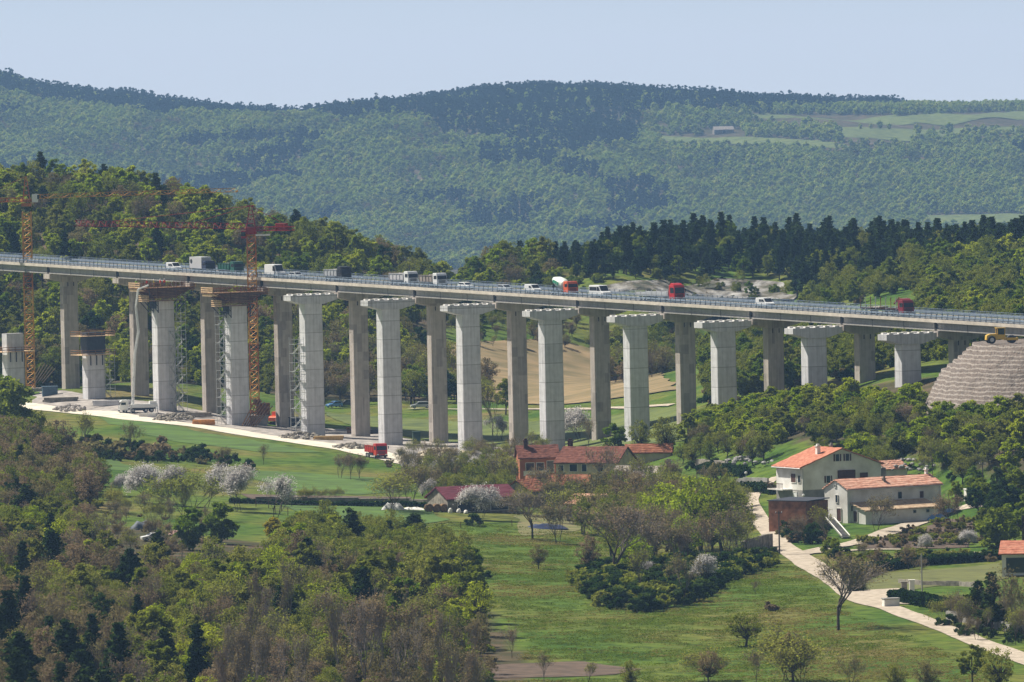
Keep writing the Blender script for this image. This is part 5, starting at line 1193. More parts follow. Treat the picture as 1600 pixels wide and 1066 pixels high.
f_fresh = foliage('leaves_fresh', (.23, .31, .014), (.33, .37, .028), .55, (.27, .33, .02)); f_mid = foliage('leaves_mid', (.13, .20, .016), (.21, .245, .03), .5, (.17, .22, .022)); f_olive = foliage('leaves_olive', (.155, .19, .024), (.21, .225, .04), .48, (.185, .21, .03)); f_dark = foliage('leaves_dark', (.03, .065, .014), (.06, .095, .02), .3)
f_yel = foliage('leaves_yellow', (.34, .30, .02), (.40, .34, .03), .4); f_brown = foliage('buds_brown', (.19, .145, .085), (.25, .185, .11), .35, (.21, .19, .075)); f_bud = foliage('buds_green', (.21, .24, .04), (.28, .28, .06), .48)
f_pine = foliage('needles', (.028, .052, .014), (.05, .078, .02), .2, (.036, .064, .016)); f_white = foliage('blossom_white', (.50, .475, .46), (.60, .58, .57), .3); f_hedge = foliage('hedge_leaves', (.02, .045, .01), (.03, .06, .014), .2)
def setm(me, ms):
    me.materials.clear()
    for m in ms: me.materials.append(m)
def quads(V): return np.arange(len(V)).reshape(-1, 4)
PRO = {}   # kind -> list of (trunk mesh, crown mesh)
def proto_leafy(seed, rx, h, ncl, per, leaf, shape, h0f=.25, clr=.26, nl=14):
    rng = np.random.default_rng(seed); pts, cl = crown_points(rng, ncl, per, rx, h*h0f, h*.95, shape, clr)
    V = leafquads(rng, pts, leaf); cm = npmesh('crown', V, quads(V), [f_mid]); mb = MB(); limbs(mb, (0, 0, -.6), cl, rng, .10+h*.016, h*h0f*.9, nl, rng.normal()*.3); tm = mb.mesh('trunk'); tm.materials.append(m_bark); return tm, cm
seed_dense = [False]
def branchy(mb, tw, rng, p, d, ln, r, lvl, maxl, spread, tips, up=.25):
    q = p+d*ln; r = max(r, .017); (mb if lvl < 2 else tw).tube(p, q, r, r*.62, 5 if lvl < 2 else 3, False)
    if lvl >= maxl: tips.append(q); return
    n = rng.integers(2, 5 if seed_dense[0] else 4) if lvl else rng.integers(4, 6)
    for k in range(n+ (1 if lvl == 2 else 0)):
        a = Vector(rng.normal(size=3)); a = (a-d*a.dot(d)).normalized(); dd = (d+a*spread*rng.uniform(.5, 1.2)+Vector((0, 0, up))).normalized()
        st = p.lerp(q, rng.uniform(.55, 1.0) if k else 1.0); branchy(mb, tw, rng, st, dd, ln*rng.uniform(.62, .88), r*.6, lvl+1, maxl, spread, tips, up)
def proto_bare(seed, h, maxl, spread, leaf=None, nleaf=3, lsz=.22, multi=1, up=.25, r0=None, lf=.34, twr=1.0):
    rng = np.random.default_rng(seed); mb = MB(); tw = MB(); tips = []
    for k in range(multi):
        d = Vector((rng.normal()*.35*(multi > 1), rng.normal()*.35*(multi > 1), 1)).normalized(); branchy(mb, tw, rng, Vector((rng.normal()*.3*(multi > 1), rng.normal()*.3*(multi > 1), -.3)), d, h*lf, r0 or (.035+h*.0085)/sqrt(multi), 0, maxl, spread, tips, up)
    # scale heights to h
    zmax = max(t.z for t in tips); f = h/zmax
    tv = np.array(tw.v)*f; n0 = len(tv); F3 = [q for q in tw.f]
    V = [tuple(v) for v in tv]; Fs = [tuple(q) for q in F3]; mi = [0]*len(Fs)
    if leaf:
        T = np.array([list(t) for t in tips])*f; C_ = np.repeat(T, nleaf, 0)+rng.normal(size=(len(T)*nleaf, 3))*.28; L_ = leafquads(rng, C_, lsz)
        o = len(V); V += [tuple(v) for v in L_]; Fs += [tuple(range(o+4*i, o+4*i+4)) for i in range(len(C_))]; mi += [1]*len(C_)
    cm = bpy.data.meshes.new('crown'); cm.from_pydata(V, [], Fs); cm.materials.append(m_twig)
    if leaf: cm.materials.append(leaf)
    cm.polygons.foreach_set('material_index', np.array(mi, np.int32))
    mb.v = [(v[0]*f, v[1]*f, v[2]*f) for v in mb.v]; tm = mb.mesh('trunk'); tm.materials.append(m_bark if not leaf else m_bark); return tm, cm
def proto_pine(seed, h, rx, dens=1.0):
    rng = np.random.default_rng(seed); mb = MB(); mb.tube((0, 0, -.5), (rng.normal()*.2, rng.normal()*.2, h*.97), .13+h*.012, .03, 7); P_ = []
    z = h*.22
    while z < h*.97:
        f = (z/h-.22)/.75; R_ = rx*(1-f)**.8*rng.uniform(.75, 1.15)+.25; nb = rng.integers(4, 7)
        for k in range(nb):
            a = rng.uniform(0, 2*pi); ln = R_*rng.uniform(.55, 1.15); e = Vector((cos(a)*ln, sin(a)*ln, z+ln*rng.uniform(.02, .35))); mb.tube((0, 0, z), e, .05, .02, 4, False)
            n = int(26*dens*(ln+.5)); t = rng.random((n, 1))**.6; c = np.array([0, 0, z])*(1-t)+np.array(e)*t; P_.append(c+rng.normal(size=(n, 3))*np.array([.24, .24, .13])*(1+ln*.15))
        z += h*.055*rng.uniform(.7, 1.3)
    P_ = np.vstack(P_); V = leafquads(rng, P_, .42, .5); cm = npmesh('crown', V, quads(V), [f_pine]); tm = mb.mesh('trunk'); tm.materials.append(m_bark); return tm, cm
def proto_shrub(seed, rx, h, n, leaf, m):
    rng = np.random.default_rng(seed); pts, cl = crown_points(rng, 12, n//12, rx, .1, h, 'dome', .34); V = leafquads(rng, pts, leaf); cm = npmesh('crown', V, quads(V), [m])
    mb = MB()
    for k in range(6): mb.tube((0, 0, -.2), tuple(cl[k]), .06, .02, 4, False)
    tm = mb.mesh('stem'); tm.materials.append(m_bark); return tm, cm
leafy = [proto_leafy(11, 3.2, 8.5, 46, 110, .29, 'round', .2), proto_leafy(12, 2.8, 9.5, 44, 110, .28, 'tall', .18), proto_leafy(13, 3.6, 8.0, 50, 105, .30, 'dome', .22, .22), proto_leafy(14, 2.4, 8.8, 36, 110, .27, 'tall', .12, .3), proto_leafy(15, 3.3, 9.2, 40, 110, .28, 'round', .25, .2, 20), proto_leafy(16, 3.0, 7.4, 44, 80, .28, 'dome', .1, .24, 20), proto_leafy(17, 2.2, 9.8, 34, 100, .28, 'tall', .15, .3)]
loose = [proto_leafy(21, 3.4, 8.5, 80, 34, .20, 'round', .2, .22, 70), proto_leafy(22, 3.0, 9.5, 80, 32, .20, 'tall', .2, .24, 70), proto_leafy(23, 3.6, 8.0, 84, 32, .21, 'dome', .2, .22, 70)]
bare = [proto_bare(31, 9, 6, .5, f_brown, 1, .17), proto_bare(32, 10, 6, .42, f_bud, 1, .18, 1, .28), proto_bare(33, 8, 5, .55, f_brown, 2, .17, 3), proto_bare(34, 8.5, 5, .62, f_bud, 2, .18, 4, .22)]
seed_dense[0] = True
oak = proto_bare(35, 10.5, 6, .6, f_brown, 1, .16, 1, .10, .17, .30)
seed_dense[0] = False
poplar = [proto_bare(41, 12, 6, .26, f_brown, 1, .14, 1, .4), proto_bare(42, 11, 5, .30, f_brown, 2, .15, 3, .4)]
m_twigl = mat('twigs_silver', (0.30, 0.26, 0.24), .9, .15, 2)
for tm_, cm_ in poplar:
    cm_.materials[0] = m_twigl
for tm_, cm_ in poplar: tm_.materials.clear(); tm_.materials.append(m_bark2)
pines = [proto_pine(55, 9, 3.9, .8), proto_pine(56, 12, 2.1, .9), proto_pine(51, 10, 2.9), proto_pine(52, 12, 2.7), proto_pine(53, 9, 3.3), proto_pine(54, 11, 2.3)]
BL_ = .15
bloss = [proto_bare(61, 6, 5, .55, f_white, 8, BL_, 3, .2), proto_bare(62, 5.5, 5, .6, f_white, 8, BL_, 4, .2), proto_bare(63, 6, 5, .5, f_white, 7, BL_, 2, .25)]
shrubs = [proto_shrub(71, 1.8, 2.4, 900, .30, f_dark), proto_shrub(72, 2.2, 2.8, 1000, .32, f_olive), proto_shrub(73, 1.5, 2.0, 700, .28, f_brown)]
bushy = [proto_leafy(101, 3.0, 6.0, 44, 100, .28, 'dome', .04, .26, 10), proto_leafy(102, 2.6, 6.8, 40, 100, .28, 'tall', .04, .28, 10), proto_leafy(103, 3.3, 5.4, 46, 95, .28, 'dome', .03, .25, 10)]
def variants(lst, fm):
    o = []
    for tm, cm in lst:
        c = cm.copy(); setm(c, [fm]); o.append((tm, c))
    return o
K_ = {'fresh': variants(leafy, f_fresh), 'mid': variants(leafy, f_mid), 'olive': variants(leafy, f_olive), 'dark': variants(leafy, f_dark), 'looseolive': variants(loose, f_olive), 'loosebrown': variants(loose, f_brown), 'loosebud': variants(loose, f_bud), 'loosefresh': variants(loose, f_fresh),
      'bare': bare, 'oak': [oak], 'poplar': poplar, 'pine': pines, 'blossom': bloss, 'shrub': shrubs, 'yellow': variants([shrubs[1], leafy[2]], f_yel), 'bushfresh': variants(bushy, f_fresh), 'bushmid': variants(bushy, f_mid), 'busholive': variants(bushy, f_olive)}
NAME = {'pine': 'pine_tree', 'blossom': 'blossom_tree', 'bare': 'bare_tree', 'oak': 'bare_tree', 'poplar': 'bare_tree', 'shrub': 'shrub'}
CATG = {'pine': 'pine', 'blossom': 'blossom tree', 'shrub': 'shrub'}
TR = random.Random(99)
ntree = 0
QUEUE = []
def tree(kind, x, y, sc, label, group=None, z=None, idx=None, wide=1.0, now=False):
    """grouped trees wait in a queue: the 300 of a kind that show largest become objects of their own, the rest one mass"""
    global ntree
    if idx is None: idx = TR.randrange(len(K_[kind]))
    if group and not now:
        QUEUE.append((kind, x, y, sc, label, group, z, idx, wide)); return
    ntree += 1
    tm, cm = K_[kind][idx]
    t = thing(NAME.get(kind, 'leafy_tree'), label, CATG.get(kind, 'tree'), (x, y, (tz(x, y) if z is None else z)-.05), TR.uniform(0, 6.28), group); t.scale = (sc*wide, sc*wide, sc)
    link(tm, 'trunk' if kind != 'shrub' else 'stem', t); link(cm, 'crown', t); return t
def scatter(spacing, x0, x1, y0, y1, accept, seed):
    rr = np.random.default_rng(seed); xs = np.arange(x0, x1, spacing); ys = np.arange(y0, y1, spacing); X, Y = np.meshgrid(xs, ys); X = X+rr.uniform(-.48, .48, X.shape)*spacing; Y = Y+rr.uniform(-.48, .48, X.shape)*spacing
    X = X.ravel(); Y = Y.ravel(); Z = terr(X, Y); px, py = proj(X, Y, Z); k = accept(X, Y, px, py); return X[k], Y[k], Z[k], px[k], py[k]
class GNStuff:
    pass
def stuff(name, label, cat, X, Y, Z, rot, sc, idx, protos):
    """one object that repeats crowns over many points: woodland nobody could count"""
    col = bpy.data.collections.new(name+'_kinds'); 
    for k, (tm, cm) in enumerate(protos):
        o = bpy.data.objects.new('%02d_crown' % k, cm); col.objects.link(o)
    me = bpy.data.meshes.new(name); me.vertices.add(len(X)); me.vertices.foreach_set('co', np.stack([X, Y, Z], 1).astype(np.float32).ravel())
    for nme, v, ty in (('ks', sc, 'FLOAT'), ('kr', rot, 'FLOAT'), ('ki', idx, 'INT')):
        a = me.attributes.new(nme, ty, 'POINT'); a.data.foreach_set('value', np.asarray(v, np.float32 if ty == 'FLOAT' else np.int32))
    me.update(); ob = link(me, name); g = bpy.data.node_groups.new(name, 'GeometryNodeTree')
    g.interface.new_socket('Geometry', in_out='INPUT', socket_type='NodeSocketGeometry'); g.interface.new_socket('Geometry', in_out='OUTPUT', socket_type='NodeSocketGeometry')
    n = g.nodes; l = g.links; gi = n.new('NodeGroupInput'); go = n.new('NodeGroupOutput'); ip = n.new('GeometryNodeInstanceOnPoints'); ci = n.new('GeometryNodeCollectionInfo')
    ci.inputs['Collection'].default_value = col; ci.inputs['Separate Children'].default_value = True; ci.inputs['Reset Children'].default_value = True
    def at_(nm, ty):
        q = n.new('GeometryNodeInputNamedAttribute'); q.data_type = ty; q.inputs['Name'].default_value = nm; return q.outputs['Attribute']
    l.new(gi.outputs[0], ip.inputs['Points']); l.new(ci.outputs[0], ip.inputs['Instance']); ip.inputs['Pick Instance'].default_value = True
    l.new(at_('ki', 'INT'), ip.inputs['Instance Index']); cx = n.new('ShaderNodeCombineXYZ'); l.new(at_('kr', 'FLOAT'), cx.inputs[2]); 
    l.new(cx.outputs[0], ip.inputs['Rotation']); l.new(at_('ks', 'FLOAT'), ip.inputs['Scale']); l.new(ip.outputs[0], go.inputs[0])
    md = ob.modifiers.new('gn', 'NODES'); md.node_group = g
    return tag(ob, label, cat, kind='stuff')
# far forest crowns, light meshes
def far_crown(seed, rx, h, n, leaf, m, shape):
    rng = np.random.default_rng(seed); pts, cl = crown_points(rng, 16, n//16, rx, h*.12, h, shape, .34); V = leafquads(rng, pts, leaf, .6); return None, npmesh('crown', V, quads(V), [m])
g_l = foliage('far_leaves_light', (.24, .32, .06), (.33, .37, .08), .4, (.23, .31, .05)); g_m = foliage('far_leaves_mid', (.14, .19, .04), (.21, .25, .06), .35, (.17, .22, .045)); g_b = foliage('far_leaves_brown', (.15, .13, .06), (.20, .17, .075), .3); g_d = foliage('far_conifer', (.010, .026, .014), (.02, .038, .018), .1)
far = [far_crown(81, 3.6, 7.5, 330, .95, g_l, 'round'), far_crown(82, 3.2, 8.0, 330, .9, g_l, 'tall'), far_crown(83, 3.6, 7.5, 330, .95, g_m, 'round'), far_crown(84, 3.2, 8.5, 330, .9, g_m, 'tall'), far_crown(85, 3.6, 7.0, 300, .9, g_b, 'dome'), far_crown(86, 2.8, 10, 330, .9, g_d, 'cone'), far_crown(87, 2.4, 11, 330, .85, g_d, 'cone')]
FF = [[(1370, 186), (1440, 179), (1580, 175), (1700, 175), (1700, 194), (1480, 198), (1390, 192)], [(1020, 212), (1180, 215), (1300, 222), (1340, 232), (1240, 228), (1040, 222)], [(1160, 180), (1400, 180), (1430, 194), (1180, 188)], [(1300, 200), (1420, 205), (1430, 222), (1320, 216)], [(1440, 338), (1600, 334), (1600, 348), (1460, 350)], [(1320, 204), (1600, 200), (1600, 207), (1330, 212)]]
def acc_far(X, Y, px, py):
    k = (np.abs(X) < Y*.0635+40)
    for f in FF: k &= ~(inpoly(px, py, f) | inpoly(px, py-9, f))
    k &= ~((np.abs(px-1130) < 30) & (np.abs(py-210) < 8))
    return k
X, Y, Z, px, py = scatter(8.6, -760, 760, 7900, 10500, acc_far, 1)
rr = np.random.default_rng(2); u = rr.random(len(X)); zone = fbm(X/130., Y/220., 21, 4); z2 = fbm(X/45., Y/80., 23, 3)
conif = ((py < np.interp(px, [-100, 60, 250, 640, 700, 950, 1150, 1330, 1400, 1700], [128, 160, 185, 185, 215, 235, 205, 172, 172, 160])) & (zone > .36)) | (zone > .63)
conif = np.where((px > 1000) & (py > 175), zone > .70, conif)
idx = np.where(conif & (u < .8), 5+(rr.random(len(X)) < .5), np.where(z2+.25*(u-.5)+.12*(px > 700) > .46, rr.integers(0, 2, len(X)), np.where(u < .82, rr.integers(2, 4, len(X)), 4)))
stuff('mountain_forest', 'dense mixed forest covering the far mountain', 'forest', X, Y, Z-.5, rr.uniform(0, 6.28, len(X)), rr.uniform(.7, 1.5, len(X))*(1+.5*(z2-.5)), idx, far)
for f, m, nm in zip(FF, [m_green, m_green, m_green, m_green, m_green, m_green], ['far_field']*6):
    try: 
        ff = []
        w = [hit(*p, 7900, 10800)[:2] for p in f]
    except Exception: continue
    _h = hit
    def hit(a, b, y0=7900., y1=10800., _h=_h): return _h(a, b, y0, y1)
    field(nm, f, m, .6, 14.0)
    hit = _h
# ---- wooded hill behind the far end of the viaduct
def acc_hill(X, Y, px, py):
    lim = -14+12*vnoise(Y/40., Y*0, 41)+ (Y-2160)*.11
    return (px < 870) & ~inpoly(px, py, [(640, 508), (1010, 500), (1060, 640), (610, 640), (640, 560)]) & (X < lim+30*sstep(2300, 2420, Y)) & (X > -.08*Y) & ((X < -38-(2250-Y)*.1) | (Y > 2210))
X, Y, Z, px, py = scatter(9.4, -215, 60, 2172, 2560, acc_hill, 5); rr = np.random.default_rng(6)
n0 = 0; order = np.argsort(Y)
zs = fbm(X/30., Y/60., 51, 3)
for i in order:
    u = rr.random(); z_ = zs[i]
    kd = 'fresh' if (z_ > .47 and u < .55) or u < .18 else 'mid' if u < .42 else 'olive' if u < .68 else 'dark' if u < .71 else 'looseolive' if u < .83 else 'pine' if u < .86 else 'loosebrown' if u < .93 else 'bare'
    tree(kd, X[i], Y[i], rr.uniform(.72, 1.15), {'fresh': 'bright green leafy tree', 'mid': 'green leafy tree', 'olive': 'olive green tree', 'dark': 'dark green tree', 'looseolive': 'thinly leaved olive tree', 'pine': 'dark pine', 'loosebrown': 'brownish budding tree', 'bare': 'bare grey tree'}[kd]+' on the wooded hill behind the viaduct', 'trees of the hill wood: '+kd, Z[i])
X, Y, Z, px, py = scatter(4.6, -215, 60, 2165, 2640, acc_hill, 7); k_ = len(X); rr = np.random.default_rng(8)
far2 = variants(bushy, f_mid)+variants(bushy, f_fresh)+variants(bushy, f_olive)+variants(loose, f_olive)
stuff('undergrowth', 'low leafy undergrowth filling the hill wood behind the viaduct', 'undergrowth', X, Y, Z-.3, rr.uniform(0, 6.28, k_), rr.uniform(.35, .62, k_), rr.integers(0, len(far2), k_), far2)
# ---- row of brown trees between the pasture and the far field, behind the middle piers
rr = np.random.default_rng(9)
X, Y, Z, px, py = scatter(6.0, -60, 45, 2150, 2420, lambda X, Y, px, py: (px > 470) & (((py > 606) & (py < 634) & (px < 760)) | ((px > 940) & (px < 1100) & (py > 590) & (py < 632)) | ((px > 870) & (px < 925) & (py > 612) & (py < 640) & (vnoise(X/9, Y/9, 1) > .5)) | ((px < 700) & (py > 540) & (py < 634)) | ((px > 640) & (px < 1130) & (py > 500) & (py < 548) & (vnoise(X/12, Y/20, 7) > .35))), 10)
for i in range(len(X)):
    u = rr.random(); kd = 'bare' if u < .45 else 'loosebrown' if u < .7 else 'looseolive' if u < .85 else 'dark' if u < .93 else 'mid'
    tree(kd, X[i], Y[i], rr.uniform(.65, 1.05)*(.55 if py[i] < 550 else 1), {'bare': 'bare brown tree', 'loosebrown': 'brownish budding tree', 'looseolive': 'thin olive tree', 'dark': 'dark green tree', 'mid': 'green tree'}[kd]+' at the field edge behind the piers', 'trees at the field edge behind the piers: '+kd, Z[i])
# ---- pine ridge and its rocky foot
rockm, N, K = newmat('marl_rock'); o = N.new('ShaderNodeOutputMaterial'); b = N.new('ShaderNodeBsdfPrincipled'); b.inputs['Roughness'].default_value = .95; K.new(b.outputs[0], o.inputs[0]); geo = N.new('ShaderNodeNewGeometry')
K.new(ramp(nz(.22, 8, st=(1, .35, 1.5)), [(.38, (.035, .04, .02)), (.48, (.09, .08, .055)), (.54, (.155, .145, .13)), (.66, (.29, .285, .28))]), b.inputs['Base Color'])
bp = N.new('ShaderNodeBump'); bp.inputs['Strength'].default_value = 1; bp.inputs['Distance'].default_value = 2; K.new(nz(.3, 6), bp.inputs['Height']); K.new(bp.outputs[0], b.inputs['Normal'])
RK = [[(925, 452), (1000, 442), (1120, 436), (1225, 440), (1245, 472), (1100, 474), (945, 464)], [(1362, 434), (1418, 430), (1425, 442), (1380, 446)]]
for f in RK: field('rocky_slope', f, rockm, .5, 4)
rr = np.random.default_rng(12)
X, Y, Z, px, py = scatter(6.8, -20, 250, 2420, 2660, lambda X, Y, px, py: (px > 835) & (X < .078*Y) & (Y < 2640) & ((py < 434+8*vnoise(px/40, px*0, 3)) | ((px > 1235) & (py < 468))), 13)
for i in range(len(X)):
    u = rr.random(); kd = 'pine' if u < .62 and px[i] > 860 else 'dark' if u < .82 else 'looseolive' if u < .91 else 'mid'
    tree(kd, X[i], Y[i], (rr.uniform(.5, .98) if kd == 'pine' else rr.uniform(.7, 1.0))*(.7 if px[i] < 920 else 1), {'pine': 'dark pine', 'dark': 'dark green broadleaf tree', 'looseolive': 'thin olive tree', 'mid': 'green tree'}[kd]+' on the ridge behind the viaduct', 'trees of the pine ridge: '+kd, Z[i])
X, Y, Z, px, py = scatter(5.0, -30, 230, 1850, 2640, lambda X, Y, px, py: (X < .08*Y) & (((px > 800) & (Y > 2400) & (vnoise(X/10, Y/16, 4) > .42)) | ((px > 1100) & (Y <= 2400) & ((X-A0.x)*T2.x+(Y-A0.y)*T2.y > 22) & ((px > 1440) | (py < 440) | (py > 535))) | ((px > 930) & (Y > 2300) & (Y < 2400))) & ~((px>1360) & (px<1420) & (py<440)& (py>425)), 14); k_ = len(X)
k2 = ~((px > 915) & (px < 1250) & (py > 441) & (py < 515) & (rr.random(len(X)) < np.where(py < 474, np.where(vnoise(X/12, Y/25, 66) > .5, .3, .9), .97))); X, Y, Z, px, py = X[k2], Y[k2], Z[k2], px[k2], py[k2]; k_ = len(X)
far3 = variants(bushy, f_mid)+variants(bushy, f_olive)+variants(shrubs, f_dark)+variants(loose, f_olive)+variants(leafy[:2], f_mid)+variants(shrubs, f_brown)
stuff('undergrowth', 'dark scrub covering the slopes under the pine ridge', 'undergrowth', X, Y, Z-.2, rr.uniform(0, 6.28, k_), np.where((Y > 2400), .45, .85)*rr.uniform(.6, 1.2, k_), rr.integers(0, len(far3), k_), far3)
X, Y, Z, px, py = scatter(9.5, 60, 230, 1900, 2400, lambda X, Y, px, py: (px > 1100) & (X < .08*Y) & ((X-A0.x)*T2.x+(Y-A0.y)*T2.y > 24) & ((px > 1440) | (py > 545)), 15)
for i in range(len(X)):
    u = rr.random(); kd = 'mid' if u < .35 else 'olive' if u < .55 else 'fresh' if u < .68 else 'looseolive' if u < .85 else 'dark'
    tree(kd, X[i], Y[i], rr.uniform(.7, 1.05), {'fresh': 'bright green tree', 'mid': 'green leafy tree', 'olive': 'olive green tree', 'dark': 'dark green tree', 'looseolive': 'thinly leaved tree'}[kd]+' behind the short piers at the abutment end', 'trees behind the short piers: '+kd, Z[i])
# ---- green hillside between houses and bridge
rr = np.random.default_rng(16)
X, Y, Z, px, py = scatter(4.3, 20, 120, 1690, 1860, lambda X, Y, px, py: (px > 1085) & (px < 1590) & (py < np.interp(px, [1085, 1200, 1250, 1300, 1400, 1600], [716, 700, 690, 712, 722, 745])) & (py > np.interp(px, [1085, 1200, 1300, 1380, 1450, 1480, 1600], [668, 650, 636, 630, 634, 655, 655])) & (((X-C.x)/24)**2+((Y-C.y)/30)**2 > 1) & (np.min([np.hypot(X-ax(s).x, Y-ax(s).y) for s in range(6, 12)], 0) > 4), 17)
for i in range(len(X)):
    u = rr.random(); top_ = py[i] < np.interp(px[i], [1085, 1300, 1600], [690, 650, 690]); kd = ('bushfresh' if u < .65 else 'bushmid' if u < .85 else 'busholive') if top_ else ('bushfresh' if u < .18 else 'busholive' if u < .42 else 'looseolive' if u < .7 else 'bushmid' if u < .85 else 'bare')
    tree(kd, X[i], Y[i], rr.uniform(.62, .98)*(.75 if kd in ('looseolive', 'bare') else 1), {'bushfresh': 'bright green leafy tree', 'bushmid': 'green leafy tree', 'busholive': 'olive green tree', 'bare': 'bare tree', 'looseolive': 'thinly leaved olive tree'}[kd]+' on the slope above the white houses', 'trees on the slope above the houses: '+kd, Z[i], wide=1.15)
# ---- foreground wood
rr = np.random.default_rng(18)
def acc_front(X, Y, px, py):
    e = np.interp(px, [-200, 0, 90, 150, 200, 330, 420, 520, 620, 700, 745, 790, 800], [680, 710, 770, 860, 912, 912, 900, 922, 922, 935, 985, 1060, 1200])
    return (py > e) & (px < 770) & (px > -260) & (Y > 1150)
X, Y, Z, px, py = scatter(7.6, -140, 5, 1150, 1860, acc_front, 19)
zs = fbm(X/16., Y/45., 61, 3); 
cut_ = ~((Y < 1345) & (px > 470) & (rr.random(len(X)) < .72)); X, Y, Z, px, py = X[cut_], Y[cut_], Z[cut_], px[cut_], py[cut_]
zs = zs[cut_]
for i in range(len(X)):
    u = rr.random(); z_ = zs[i]
    front = Y[i] < 1330
    if front and px[i] > 330: kd = 'poplar' if u < .42 else 'bare' if u < .68 else 'loosebrown' if u < .85 else 'looseolive'
    elif front and px[i] < 200: kd = 'pine' if u < .45 else 'bare' if u < .7 else 'loosebrown'
    elif z_ > .52: kd = 'olive' if u < .2 else 'bushmid' if u < .36 else 'bushfresh' if u < .56 else 'loosefresh' if u < .7 else 'loosebud' if u < .88 else 'bare'
    elif z_ > .42: kd = 'looseolive' if u < .22 else 'loosebud' if u < .36 else 'bare' if u < .72 else 'bushfresh' if u < .8 else 'olive' if u < .93 else 'pine'
    else: kd = 'loosebrown' if u < .3 else 'bare' if u < .75 else 'dark' if u < .8 else 'looseolive' if u < .93 else 'pine'
    tree(kd, X[i], Y[i], rr.uniform(.6, 1.0)*(.85 if Y[i] > 1500 else 1)*(1.15 if kd == 'poplar' else 1), {'bushfresh': 'bright green leafy tree', 'loosefresh': 'airy light green tree', 'bushmid': 'green leafy tree', 'olive': 'olive green tree', 'dark': 'dark green tree', 'bare': 'bare brown-twigged tree', 'poplar': 'tall slender bare tree', 'pine': 'dark pine', 'looseolive': 'thinly leaved olive tree', 'loosebud': 'tree with pale new buds', 'loosebrown': 'brownish budding tree'}[kd]+' in the wood below the meadow and site track', 'trees of the near wood: '+kd, Z[i])
X, Y, Z, px, py = scatter(3.6, -140, 5, 1150, 1860, lambda X, Y, px, py: acc_front(X, Y, px, py) & (fbm(X/9, Y/16, 91, 3) > .42), 20); k_ = len(X)
far4 = variants(bushy[:2], f_mid)+variants(bushy[:1], f_fresh)+variants(shrubs, f_brown)+variants(shrubs, f_olive)+variants(loose[:2], f_brown)+variants(loose[:1], f_olive)
stuff('undergrowth', 'brown and olive undergrowth of the near wood', 'undergrowth', X, Y, Z-.2, rr.uniform(0, 6.28, k_), rr.uniform(.35, .7, k_), rr.integers(0, len(far4), k_), far4)
